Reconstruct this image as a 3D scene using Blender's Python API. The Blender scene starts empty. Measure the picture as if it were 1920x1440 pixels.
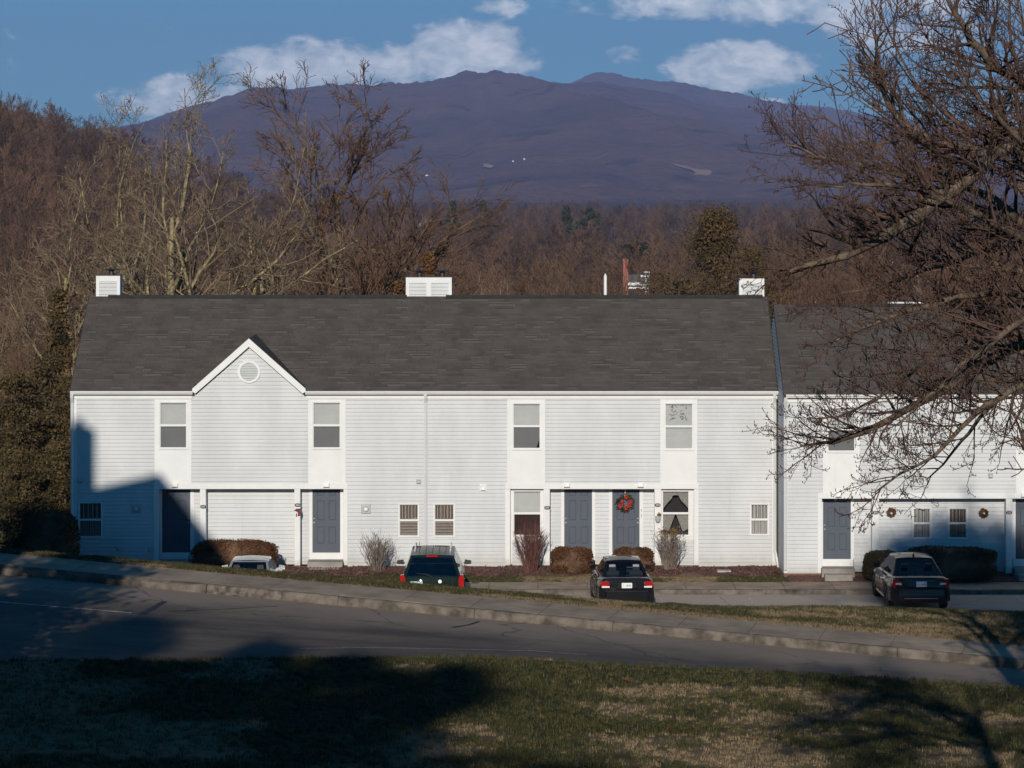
import bpy, bmesh, math, random
import numpy as np
from mathutils import Vector, Matrix

random.seed(11)
scene = bpy.context.scene
COL = scene.collection
R = math.radians

# ------------------------------------------------------------------ camera, sky, sun, exposure
# World: X along the townhouse front, Y away from the camera, Z up. The main front wall is the plane Y = 0.
CAM_D, CAM_H, FPX, VPX, VPY = 104.0, 12.58, 5928.0, 1000.0, 345.0
cam = bpy.data.cameras.new('camera')
cam.sensor_width = 36.0
cam.lens = 36.0 * FPX / 1920.0
cam.shift_x = -(VPX - 960.0) / 1920.0
cam.shift_y = -(720.0 - VPY) / 1920.0
cam.clip_start, cam.clip_end = 0.5, 40000.0
cam_ob = bpy.data.objects.new('camera', cam)
cam_ob.location = (0.0, -CAM_D, CAM_H)
cam_ob.rotation_euler = (R(90), 0, 0)
COL.objects.link(cam_ob)
scene.camera = cam_ob

SUN_EL, SUN_AZ = R(20.0), R(4.0)          # low winter sun behind the photographer, a little to the left
sun_dir = Vector((math.sin(SUN_AZ) * math.cos(SUN_EL), math.cos(SUN_AZ) * math.cos(SUN_EL), -math.sin(SUN_EL)))
sun = bpy.data.lights.new('sun', 'SUN')
sun.energy = 5.0
sun.angle = R(0.5)
sun.color = (1.0, 0.925, 0.81)
sun_ob = bpy.data.objects.new('sun', sun)
sun_ob.rotation_euler = sun_dir.to_track_quat('-Z', 'Y').to_euler()
sun_ob.location = (-10, -200, 90)
COL.objects.link(sun_ob)

view = scene.view_settings
view.view_transform = 'Standard'
view.look = 'None'
view.gamma = 1.0
view.use_curve_mapping = False
view.exposure = -0.32
scene.cycles.use_denoising = True
scene.cycles.use_adaptive_sampling = True
scene.cycles.adaptive_threshold = 0.02
scene.cycles.max_bounces = 4
scene.cycles.transparent_max_bounces = 12
scene.cycles.volume_bounces = 0

world = bpy.data.worlds.new('World')
scene.world = world
world.use_nodes = True
SKY_STRENGTH = 0.05


class NT:
    """tiny helper to write node trees"""
    def __init__(self, tree):
        self.t = tree

    def n(self, kind, **kw):
        nd = self.t.nodes.new(kind)
        for k, v in kw.items():
            setattr(nd, k, v)
        return nd

    def link(self, a, b):
        self.t.links.new(a, b)

    def put(self, sock, v):
        if isinstance(v, bpy.types.NodeSocket):
            self.t.links.new(v, sock)
        elif v is not None:
            sock.default_value = v

    def math(self, op, a, b=None, c=None, clamp=False):
        nd = self.n('ShaderNodeMath', operation=op, use_clamp=clamp)
        self.put(nd.inputs[0], a)
        if b is not None:
            self.put(nd.inputs[1], b)
        if c is not None:
            self.put(nd.inputs[2], c)
        return nd.outputs[0]

    def step(self, v, a, b):
        nd = self.n('ShaderNodeMapRange', interpolation_type='SMOOTHSTEP')
        self.put(nd.inputs['Value'], v)
        nd.inputs['From Min'].default_value = a
        nd.inputs['From Max'].default_value = b
        return nd.outputs[0]

    def mix(self, f, a, b, blend='MIX'):
        nd = self.n('ShaderNodeMix', data_type='RGBA', blend_type=blend)
        self.put(nd.inputs['Factor'], f)
        for s, v in ((nd.inputs[6], a), (nd.inputs[7], b)):
            self.put(s, v if isinstance(v, bpy.types.NodeSocket) else (v[0], v[1], v[2], 1.0))
        return nd.outputs[2]

    def noise(self, vec, scale, detail=4.0, rough=0.55, dist=0.0):
        nd = self.n('ShaderNodeTexNoise')
        if vec is not None:
            self.link(vec, nd.inputs['Vector'])
        nd.inputs['Scale'].default_value = scale
        nd.inputs['Detail'].default_value = detail
        nd.inputs['Roughness'].default_value = rough
        nd.inputs['Distortion'].default_value = dist
        return nd


def make_sky():
    t = world.node_tree
    t.nodes.clear()
    w = NT(t)
    co = w.n('ShaderNodeTexCoord').outputs['Generated']
    sep = w.n('ShaderNodeSeparateXYZ')
    w.link(co, sep.inputs[0])
    x, y, z = sep.outputs
    zz = w.math('MULTIPLY_ADD', w.math('ABSOLUTE', z), 0.92, 0.08)
    up = w.n('ShaderNodeCombineXYZ')
    w.link(x, up.inputs[0]); w.link(y, up.inputs[1]); w.link(zz, up.inputs[2])
    sky = w.n('ShaderNodeTexSky', sky_type='NISHITA', sun_disc=False)
    sky.sun_elevation = SUN_EL
    sky.sun_rotation = math.pi + SUN_AZ
    sky.altitude = 400
    sky.air_density, sky.dust_density, sky.ozone_density = 1.0, 0.0, 3.5
    w.link(up.outputs[0], sky.inputs[0])
    hsv = w.n('ShaderNodeHueSaturation')
    hsv.inputs['Saturation'].default_value = 1.22
    hsv.inputs['Value'].default_value = 1.48
    w.link(w.mix(1.0, sky.outputs[0], (0.82, 1.17, 1.19), 'MULTIPLY'), hsv.inputs['Color'])
    # clouds: azimuth / elevation of the direction
    az = w.math('ARCTAN2', x, y)
    el = w.math('ARCSINE', z)
    cv = w.n('ShaderNodeCombineXYZ')
    w.link(az, cv.inputs[0])
    w.link(w.math('MULTIPLY', el, 1.7), cv.inputs[1])
    vec = cv.outputs[0]
    big = w.noise(vec, 75.0, 6.0, 0.6, 0.3).outputs['Fac']
    fine = w.noise(vec, 240.0, 4.0, 0.6).outputs['Fac']
    lumps = w.math('ADD', w.math('MULTIPLY', big, 0.72), w.math('MULTIPLY', fine, 0.28))
    field = None
    rows = [  # centre px, half size px, weight
        (585, 124, 225, 58, 1.0), (885, 104, 138, 76, 1.25), (1388, 126, 150, 54, 1.2), (735, 122, 110, 50, 1.0),
        (360, 190, 165, 50, 0.9), (1500, 5, 470, 48, 0.85), (1680, 60, 170, 50, 0.75),
        (930, 12, 70, 22, 0.6), (1165, 102, 42, 18, 0.25), (1430, 190, 50, 9, 0.9)]
    for cx, cy, rx, ry, k in rows:
        du = w.math('MULTIPLY', w.math('SUBTRACT', az, (cx - VPX) / FPX), FPX / rx)
        dv = w.math('MULTIPLY', w.math('SUBTRACT', el, (VPY - cy) / FPX), FPX / ry)
        # flat undersides, domed tops
        r2 = w.math('ADD', w.math('MULTIPLY', du, du), w.math('MULTIPLY', dv, dv))
        g = w.math('MULTIPLY', w.math('SUBTRACT', 1.0, r2), k)
        field = g if field is None else w.math('MAXIMUM', field, g)
    # scattered clouds elsewhere on the same sky
    wide = w.noise(vec, 5.0, 4.0, 0.55).outputs['Fac']
    elsewhere = w.math('MULTIPLY', w.math('SUBTRACT', wide, 0.69), 4.0)
    field = w.math('MAXIMUM', field, elsewhere)
    dens = w.math('ADD', field, w.math('MULTIPLY', w.math('SUBTRACT', lumps, 0.5), 2.9))
    alpha = w.math('MULTIPLY', w.step(dens, 0.0, 0.6), 0.86)
    lit = w.step(w.math('ADD', dens, w.math('MULTIPLY', w.math('SUBTRACT', big, 0.5), 2.0)), 0.0, 1.9)
    k = 1.0 / SKY_STRENGTH
    cloud = w.mix(lit, (0.74 * k, 0.96 * k, 1.08 * k), (1.95 * k, 2.0 * k, 1.98 * k))
    col = w.mix(alpha, hsv.outputs[0], cloud)
    bg = w.n('ShaderNodeBackground')
    bg.inputs['Strength'].default_value = SKY_STRENGTH
    w.link(col, bg.inputs['Color'])
    out = w.n('ShaderNodeOutputWorld')
    w.link(bg.outputs[0], out.inputs['Surface'])


make_sky()


# ------------------------------------------------------------------ helpers
def spot(px, py, Y):
    """world point at depth Y that the photograph shows at pixel (px, py): used to measure positions"""
    s = FPX / (Y + CAM_D)
    return Vector(((px - VPX) / s, Y, CAM_H - (py - VPY) / s))


def fx(px, Y=0.0):
    return (px - VPX) * (Y + CAM_D) / FPX


def fz(py, Y=0.0):
    return CAM_H - (py - VPY) * (Y + CAM_D) / FPX


def tag(o, label=None, cat=None, group=None, kind=None):
    if label: o['label'] = label
    if cat: o['category'] = cat
    if group: o['group'] = group
    if kind: o['kind'] = kind
    return o


ORG = {}


def thing(name, label, cat, loc=(0, 0, 0), group=None):
    o = bpy.data.objects.new(name, None)
    COL.objects.link(o)
    o.location = loc
    o.empty_display_size = 0.2
    ORG[o.name] = Vector(loc)
    return tag(o, label, cat, group)


def link_mesh(name, me, mats, parent=None, smooth=False, angle=None):
    if not isinstance(mats, (list, tuple)):
        mats = [mats]
    for m in mats:
        me.materials.append(m)
    if smooth:
        me.polygons.foreach_set('use_smooth', [True] * len(me.polygons))
        if angle:
            me.set_sharp_from_angle(angle=R(angle))
    o = bpy.data.objects.new(name, me)
    COL.objects.link(o)
    if parent is not None:
        o.parent = parent
        ORG[o.name] = ORG.get(parent.name, Vector((0, 0, 0)))
    return o


class MB:
    """collects faces in world coordinates; build() links them as ONE mesh object"""
    def __init__(self):
        self.v, self.f, self.m = [], [], []

    def add(self, vs, fs, m=0):
        b = len(self.v)
        self.v += [tuple(p) for p in vs]
        self.f += [tuple(i + b for i in f) for f in fs]
        self.m += [m] * len(fs)
        return self

    def quad(self, a, b, c, d, m=0):
        return self.add((a, b, c, d), ((0, 1, 2, 3),), m)

    def box(self, x0, x1, y0, y1, z0, z1, m=0):
        if x0 > x1: x0, x1 = x1, x0
        if y0 > y1: y0, y1 = y1, y0
        if z0 > z1: z0, z1 = z1, z0
        vs = [(x0, y0, z0), (x1, y0, z0), (x1, y1, z0), (x0, y1, z0), (x0, y0, z1), (x1, y0, z1), (x1, y1, z1), (x0, y1, z1)]
        return self.add(vs, ((0, 3, 2, 1), (4, 5, 6, 7), (0, 1, 5, 4), (1, 2, 6, 5), (2, 3, 7, 6), (3, 0, 4, 7)), m)

    def bbox(self, x0, x1, y0, y1, z0, z1, b=0.01, m=0):
        """box with chamfered front (-Y) edges"""
        vs = [(x0, y0 + b, z0), (x1, y0 + b, z0), (x1, y0 + b, z1), (x0, y0 + b, z1),
              (x0 + b, y0, z0 + b), (x1 - b, y0, z0 + b), (x1 - b, y0, z1 - b), (x0 + b, y0, z1 - b),
              (x0, y1, z0), (x1, y1, z0), (x1, y1, z1), (x0, y1, z1)]
        fs = ((4, 5, 6, 7), (0, 1, 5, 4), (1, 2, 6, 5), (2, 3, 7, 6), (3, 0, 4, 7),
              (0, 8, 9, 1), (1, 9, 10, 2), (2, 10, 11, 3), (3, 11, 8, 0), (8, 11, 10, 9))
        return self.add(vs, fs, m)

    def prism(self, poly, y0, y1, m=0):
        """polygon in x,z pushed along Y"""
        n = len(poly)
        vs = [(x, y0, z) for x, z in poly] + [(x, y1, z) for x, z in poly]
        fs = [tuple(range(n)), tuple(range(2 * n - 1, n - 1, -1))]
        for i in range(n):
            j = (i + 1) % n
            fs.append((i, i + n, j + n, j))
        return self.add(vs, fs, m)

    def hull(self, a, b, m=0):
        """two matching loops joined and capped"""
        n = len(a)
        fs = [tuple(range(n)), tuple(range(2 * n - 1, n - 1, -1))]
        for i in range(n):
            j = (i + 1) % n
            fs.append((i, i + n, j + n, j))
        return self.add(list(a) + list(b), fs, m)

    def tube(self, pts, rad, k=8, m=0, caps=True):
        pts = [Vector(p) for p in pts]
        if not isinstance(rad, (list, tuple)):
            rad = [rad] * len(pts)
        rings = []
        for i, p in enumerate(pts):
            d = (pts[min(i + 1, len(pts) - 1)] - pts[max(i - 1, 0)]).normalized()
            a = d.cross(Vector((0, 0, 1)) if abs(d.z) < 0.9 else Vector((1, 0, 0))).normalized()
            b = d.cross(a)
            rings.append([p + (a * math.cos(2 * math.pi * q / k) + b * math.sin(2 * math.pi * q / k)) * rad[i] for q in range(k)])
        vs = [v for r in rings for v in r]
        fs = []
        for i in range(len(pts) - 1):
            for q in range(k):
                q2 = (q + 1) % k
                fs.append((i * k + q, i * k + q2, (i + 1) * k + q2, (i + 1) * k + q))
        if caps:
            fs.append(tuple(range(k - 1, -1, -1)))
            fs.append(tuple((len(pts) - 1) * k + q for q in range(k)))
        return self.add(vs, fs, m)

    def ring(self, c, axis_y, r0, r1, y0, y1, k=32, m=0):
        """flat ring around c facing -Y"""
        vs = []
        for r, y in ((r0, y0), (r1, y0), (r1, y1), (r0, y1)):
            vs += [(c[0] + r * math.cos(2 * math.pi * q / k), y, c[2] + r * math.sin(2 * math.pi * q / k)) for q in range(k)]
        fs = []
        for j in range(4):
            j2 = (j + 1) % 4
            for q in range(k):
                q2 = (q + 1) % k
                fs.append((j * k + q, j * k + q2, j2 * k + q2, j2 * k + q))
        return self.add(vs, fs, m)

    def build(self, name, mats, parent=None, smooth=False, angle=None, attr=None):
        o = ORG.get(parent.name, Vector((0, 0, 0))) if parent is not None else Vector((0, 0, 0))
        me = bpy.data.meshes.new(name)
        me.from_pydata([(x - o.x, y - o.y, z - o.z) for x, y, z in self.v], [], self.f)
        if len(set(self.m)) > 1:
            me.polygons.foreach_set('material_index', self.m)
        if attr is not None:
            at = me.attributes.new('tint', 'FLOAT', 'FACE')
            at.data.foreach_set('value', attr)
        ob = link_mesh(name, me, mats, parent, smooth, angle)
        return ob


def np_mesh(name, verts, faces):
    """fast mesh from numpy arrays, all faces with the same number of corners"""
    verts = np.asarray(verts, dtype=np.float32)
    faces = np.asarray(faces, dtype=np.int32)
    me = bpy.data.meshes.new(name)
    me.vertices.add(len(verts))
    me.vertices.foreach_set('co', verts.ravel())
    nf, k = faces.shape
    me.loops.add(nf * k)
    me.loops.foreach_set('vertex_index', faces.ravel())
    me.polygons.add(nf)
    me.polygons.foreach_set('loop_start', np.arange(0, nf * k, k, dtype=np.int32))
    me.update(calc_edges=True)
    return me


def hash2(ix, iy, seed):
    h = np.sin(ix * 127.1 + iy * 311.7 + seed * 74.7) * 43758.5453
    return h - np.floor(h)


def vnoise(x, y, seed=0):
    ix, iy = np.floor(x), np.floor(y)
    u, v = x - ix, y - iy
    u, v = u * u * (3 - 2 * u), v * v * (3 - 2 * v)
    a, b = hash2(ix, iy, seed), hash2(ix + 1, iy, seed)
    c, d = hash2(ix, iy + 1, seed), hash2(ix + 1, iy + 1, seed)
    return (a * (1 - u) + b * u) * (1 - v) + (c * (1 - u) + d * u) * v


def fbm(x, y, seed=0, octs=4):
    x, y = np.asarray(x, float), np.asarray(y, float)
    s, a, t = 0.0, 0.5, 0.0
    for i in range(octs):
        s = s + a * vnoise(x * 2 ** i + 13.1 * i, y * 2 ** i + 7.7 * i, seed + i)
        t += a
        a *= 0.5
    return s / t


def sstep(a, b, x):
    t = np.clip((x - a) / (b - a), 0, 1)
    return t * t * (3 - 2 * t)


# ------------------------------------------------------------------ materials
def mat(name, col, rough=0.6, var=0.0, scale=4.0, bump=0.0, bscale=60.0, metal=0.0, spec=0.4, col2=None, stretch=None,
        coat=0.0, tint=None, detail=5.0):
    m = bpy.data.materials.new(name)
    m.use_nodes = True
    w = NT(m.node_tree)
    bs = m.node_tree.nodes['Principled BSDF']
    bs.inputs['Roughness'].default_value = rough
    bs.inputs['Metallic'].default_value = metal
    bs.inputs['Specular IOR Level'].default_value = spec
    bs.inputs['Coat Weight'].default_value = coat
    pos = w.n('ShaderNodeNewGeometry').outputs['Position']
    if stretch:
        mp = w.n('ShaderNodeMapping')
        mp.inputs['Scale'].default_value = stretch
        w.link(pos, mp.inputs['Vector'])
        pos = mp.outputs[0]
    c = None
    if var > 0 or col2:
        nz = w.noise(pos, scale, detail, 0.6).outputs['Fac']
        f = w.step(nz, 0.3, 0.7)
        lo = tuple(max(0, q * (1 - var)) for q in col)
        hi = col2 if col2 else tuple(min(1, q * (1 + var)) for q in col)
        c = w.mix(f, lo, hi)
    if tint:  # per-piece colour stored on the faces
        a = w.n('ShaderNodeAttribute', attribute_name='tint')
        c = w.mix(a.outputs['Fac'], c if c is not None else col, tint)
    if c is None:
        bs.inputs['Base Color'].default_value = (*col, 1)
    else:
        w.link(c, bs.inputs['Base Color'])
    if bump > 0:
        nz = w.noise(pos, bscale, 4.0, 0.6).outputs['Fac']
        b = w.n('ShaderNodeBump')
        b.inputs['Strength'].default_value = bump
        b.inputs['Distance'].default_value = 0.02
        w.link(nz, b.inputs['Height'])
        w.link(b.outputs[0], bs.inputs['Normal'])
    return m


def glass(name, tint=(0.8, 0.85, 0.85), gloss=0.10, rough=0.02, refl=(1, 1, 1)):
    m = bpy.data.materials.new(name)
    m.use_nodes = True
    t = m.node_tree
    t.nodes.clear()
    w = NT(t)
    tr = w.n('ShaderNodeBsdfTransparent')
    tr.inputs['Color'].default_value = (*tint, 1)
    gl = w.n('ShaderNodeBsdfGlossy')
    gl.inputs['Roughness'].default_value = rough
    gl.inputs['Color'].default_value = (*refl, 1)
    lw = w.n('ShaderNodeLayerWeight')
    lw.inputs['Blend'].default_value = 0.25
    f = w.math('MULTIPLY_ADD', lw.outputs['Fresnel'], 0.8, gloss, clamp=True)
    mx = w.n('ShaderNodeMixShader')
    w.link(f, mx.inputs[0])
    w.link(tr.outputs[0], mx.inputs[1])
    w.link(gl.outputs[0], mx.inputs[2])
    o = w.n('ShaderNodeOutputMaterial')
    w.link(mx.outputs[0], o.inputs['Surface'])
    return m


MT = {}
MT['siding'] = mat('vinyl_siding', (0.515, 0.525, 0.535), 0.55, 0.07, 0.9, stretch=(1, 1, 0.5), spec=0.3)
MT['white'] = mat('white_paint', (0.70, 0.70, 0.695), 0.5, 0.03, 2.0, spec=0.35)
MT['shingle'] = mat('asphalt_shingle', (0.074, 0.064, 0.056), 0.9, 0.16, 1.4, 0.4, 90, spec=0.2, tint=(0.155, 0.138, 0.125))
MT['ridge'] = mat('ridge_shingle', (0.035, 0.032, 0.03), 0.9, 0.2, 3)
MT['door'] = mat('slate_blue_door_paint', (0.060, 0.074, 0.100), 0.5, 0.05, 3)
MT['blind'] = mat('window_blind', (0.50, 0.52, 0.52), 0.8, 0.04, 3)
MT['blind_tan'] = mat('tan_blind', (0.23, 0.185, 0.16), 0.8, 0.08, 6)
MT['blind_white'] = mat('off_white_blind', (0.42, 0.41, 0.40), 0.8, 0.06, 6)
MT['curtain_dark'] = mat('dark_curtain', (0.06, 0.03, 0.028), 0.9, 0.2, 6)
MT['lace'] = mat('lace_curtain', (0.32, 0.31, 0.29), 0.9, 0.35, 40)
MT['room'] = mat('dark_room', (0.03, 0.03, 0.03), 0.9)
MT['pane'] = glass('window_pane', (0.9, 0.9, 0.9), 0.06)
MT['screen'] = glass('insect_screen_pane', (0.50, 0.50, 0.51), 0.03, 0.3, (0.5, 0.5, 0.5))
MT['steel'] = mat('dull_steel', (0.35, 0.35, 0.34), 0.35, 0.1, 10, metal=0.9)
MT['darkmetal'] = mat('dark_flue_metal', (0.05, 0.045, 0.045), 0.5, 0.2, 8, metal=0.6)
MT['vent'] = mat('vent_plastic', (0.42, 0.42, 0.41), 0.6, 0.06, 10)
MT['plaque'] = mat('black_plaque', (0.03, 0.03, 0.03), 0.4)
MT['digit'] = mat('white_digit', (0.8, 0.8, 0.78), 0.5)
MT['lens'] = mat('frosted_lamp_lens', (0.85, 0.85, 0.83), 0.3)
MT['concrete'] = mat('concrete', (0.28, 0.255, 0.225), 0.85, 0.18, 2.5, 0.3, 30)
MT['found'] = mat('foundation_block', (0.30, 0.275, 0.245), 0.9, 0.2, 3, 0.3, 25)
MT['found_brown'] = mat('brown_foundation', (0.16, 0.085, 0.055), 0.9, 0.2, 5, 0.3, 25)
MT['walk'] = mat('pavement_concrete', (0.27, 0.207, 0.148), 0.9, 0.25, 1.3, 0.25, 35)
MT['kerb'] = mat('kerb_concrete', (0.120, 0.100, 0.082), 0.95, 0.55, 2.6, 0.5, 22)
MT['kerb_old'] = mat('broken_kerb_concrete', (0.12, 0.10, 0.085), 0.95, 0.5, 7, 0.9, 18)
MT['tar'] = mat('crack_sealing_tar', (0.022, 0.02, 0.02), 0.7, 0.2, 6)
MT['roadpaint'] = mat('worn_white_road_paint', (0.34, 0.33, 0.31), 0.8, 0.5, 9)
MT['mulch'] = mat('red_brown_mulch', (0.115, 0.052, 0.040), 0.95, 0.55, 14, 1.0, 40)
MT['brickred'] = mat('red_brick', (0.30, 0.10, 0.075), 0.85, 0.2, 8, 0.2, 40)
MT['roofgrey'] = mat('grey_roof', (0.11, 0.11, 0.115), 0.9, 0.15, 2)
MT['black'] = mat('black_rubber', (0.015, 0.015, 0.015), 0.7)

# grime that has crept up the lowest boards
def add_grime(m, top=0.55):
    w = NT(m.node_tree)
    bs = m.node_tree.nodes['Principled BSDF']
    old = bs.inputs['Base Color'].links[0].from_socket
    pos = w.n('ShaderNodeNewGeometry').outputs['Position']
    sp = w.n('ShaderNodeSeparateXYZ')
    w.link(pos, sp.inputs[0])
    nz = w.noise(pos, 3.0, 5, 0.65).outputs['Fac']
    low = w.step(w.math('ADD', sp.outputs[2], w.math('MULTIPLY', nz, -0.5)), top - 0.3, -0.25)
    mp = w.n('ShaderNodeMapping')
    mp.inputs['Scale'].default_value = (2.2, 1, 0.12)
    w.link(pos, mp.inputs['Vector'])
    runs = w.step(w.noise(mp.outputs[0], 1.6, 5, 0.7).outputs['Fac'], 0.55, 0.78)
    c = w.mix(w.math('MULTIPLY', low, 0.45), old, (0.30, 0.28, 0.22))
    c = w.mix(w.math('MULTIPLY', runs, 0.16), c, (0.33, 0.31, 0.27))
    w.link(c, bs.inputs['Base Color'])


add_grime(MT['siding'])
add_grime(MT['white'], 0.35)

# ------------------------------------------------------------------ ground, road, pavements
def kerb_y(u):
    return -34.5 - 0.2 * (np.clip(u, -60, 60) - 1.0)


def kerb_z(u):
    u = np.asarray(u, float)
    return 3.09 - 0.065 * np.clip(u, -13, 15) - 0.02 * (np.clip(u, -60, 60) - np.clip(u, -13, 15))


def road_uv(X, Y):
    d = ((Y + 34.5) + 0.2 * (X - 1.0)) * 0.98
    return X - 0.196 * d, d


def road_pt(u, d):
    """plan position u metres along the kerb line, d metres behind it"""
    return u + 0.196 * d, float(kerb_y(u)) + 0.98 * d


def lawn_edge(u):
    """distance (towards the camera) from the kerb to the near edge of the asphalt"""
    return np.interp(u, [-40, -20, -11, -7, -3, 0, 10, 40], [19, 17, 13.0, 9.9, 7.2, 5.9, 5.2, 5.2])


def berm(u):
    return np.interp(u, [-40, -5, -2, 0, 9, 40], [0.03, 0.03, 0.10, 0.23, 0.52, 0.52])


LOT_Z, LOT_Y = -0.25, -12.6


def terrain(X, Y):
    """bare ground height everywhere (paved sheets lie on top)"""
    X, Y = np.asarray(X, float), np.asarray(Y, float)
    u, d = road_uv(X, Y)
    zk = kerb_z(u)
    le = lawn_edge(u)
    # near lawn
    back = np.clip(-d - le, 0, None)
    lawn = zk - 0.2 + berm(u) * sstep(0.0, 0.95, back) + 0.05 * back * np.clip(1 - back / 160, 0.35, 1)
    lawn = lawn + 0.05 * (fbm(X * 0.35, Y * 0.35, 3) - 0.5) * sstep(0.5, 3, back)
    road = zk - 0.2 - 0.10
    walk = zk - 0.08
    verge = zk + np.interp(X, [-14, -6, 2, 10], [-0.16, -0.12, -0.08, 0.0]) * sstep(1.7, 3.2, d)
    # bank from the crest down to the parking lot
    ycrest = Y - (d - 3.4) / 0.98
    t = np.clip((Y - ycrest) / np.maximum(LOT_Y - ycrest, 1.0), 0, 1)
    bulge = np.interp(X, [-10, 2, 8, 20], [0.0, 0.1, 0.42, 0.55]) * np.sin(np.pi * t)
    bank = verge * (1 - t) + (LOT_Z - 0.02) * t + bulge
    z = np.where(d < -le, lawn, np.where(d < 0.15, road, np.where(d < 1.75, walk, np.where(d < 3.4, verge, bank))))
    lot = LOT_Z - 0.12
    z = np.where(Y > LOT_Y, lot, z)
    z = np.where(Y > -5.10, -0.16, z)
    z = np.where(Y > -3.22, -0.12 + 0.10 * np.clip((Y + 3.22) / 1.6, 0, 1), z)
    # behind the houses: gently down to the valley
    beh = -4.0 * sstep(12, 90, Y) - 5.0 * sstep(90, 320, Y)
    z = np.where(Y > 9, -0.02 + beh, z)
    # wooded hill on the left, far behind
    hill = 31 * sstep(-34, -125, X + 0.02 * (Y - 350)) * sstep(140, 330, Y) * sstep(1400, 700, Y)
    return z + hill


def make_ground():
    def axis(lo, hi, step, far_lo, far_hi, g=1.22):
        mid = list(np.arange(lo, hi + 1e-6, step))
        a, s = lo, step
        left = []
        while a > far_lo:
            s *= g
            a -= s
            left.append(max(a, far_lo))
        b, s = hi, step
        right = []
        while b < far_hi:
            s *= g
            b += s
            right.append(min(b, far_hi))
        return np.array(left[::-1] + mid + right)
    xs = axis(-18, 22, 0.5, -6000, 6000)
    ys = np.concatenate([axis(-66, -10, 0.4, -600, -9.9), np.array([-5.11, -5.09, -3.23, -3.21, -1.6, 0, 4, 8.9, 9.1]),
                         axis(12, 90, 5, 11.9, 7500, 1.12)])
    ys = np.unique(np.round(ys, 3))
    X, Y = np.meshgrid(xs, ys)
    Z = terrain(X, Y)
    nx, ny = len(xs), len(ys)
    idx = np.arange(nx * ny).reshape(ny, nx)
    f = np.stack([idx[:-1, :-1], idx[:-1, 1:], idx[1:, 1:], idx[1:, :-1]], -1).reshape(-1, 4)
    me = np_mesh('ground', np.stack([X, Y, Z], -1).reshape(-1, 3), f)
    me.attributes.new('dry', 'FLOAT', 'POINT').data.foreach_set('value', dryness(X, Y).ravel().astype(np.float32))
    m = bpy.data.materials.new('winter_turf')
    m.use_nodes = True
    w = NT(m.node_tree)
    bs = m.node_tree.nodes['Principled BSDF']
    pos = w.n('ShaderNodeNewGeometry').outputs['Position']
    a = w.n('ShaderNodeAttribute', attribute_name='dry').outputs['Fac']
    n1 = w.noise(pos, 9.0, 6, 0.65).outputs['Fac']
    green = w.mix(n1, (0.026, 0.027, 0.010), (0.062, 0.056, 0.022))
    tan = w.mix(n1, (0.13, 0.092, 0.055), (0.25, 0.185, 0.115))
    c = w.mix(a, green, tan)
    sp = w.n('ShaderNodeSeparateXYZ')
    w.link(pos, sp.inputs[0])
    wood = w.step(sp.outputs[1], 9.0, 16.0)
    c = w.mix(wood, c, w.mix(n1, (0.045, 0.028, 0.018), (0.10, 0.062, 0.038)))
    w.link(c, bs.inputs['Base Color'])
    bs.inputs['Roughness'].default_value = 1.0
    bs.inputs['Specular IOR Level'].default_value = 0.1
    o = link_mesh('ground', me, m, None, True)
    tag(o, kind='structure')


def dryness(X, Y):
    """0 green turf .. 1 straw coloured turf"""
    n = fbm(X * 0.55 + 3, Y * 0.42, 27, 5)
    base = sstep(0.52, 0.65, n)
    u, d = road_uv(X, Y)
    edge = sstep(1.9, 1.75, d) * 0 + sstep(2.6, 1.9, d) * sstep(1.6, 1.75, d)      # worn line along the pavement
    near = sstep(-52, -60, Y) * 0.35 * sstep(0.42, 0.6, fbm(X * 0.5, Y * 1.0, 5, 3))
    return np.clip(base * 0.9 + edge * 0.8 * sstep(-3, 3, X) + near, 0, 1)


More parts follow.
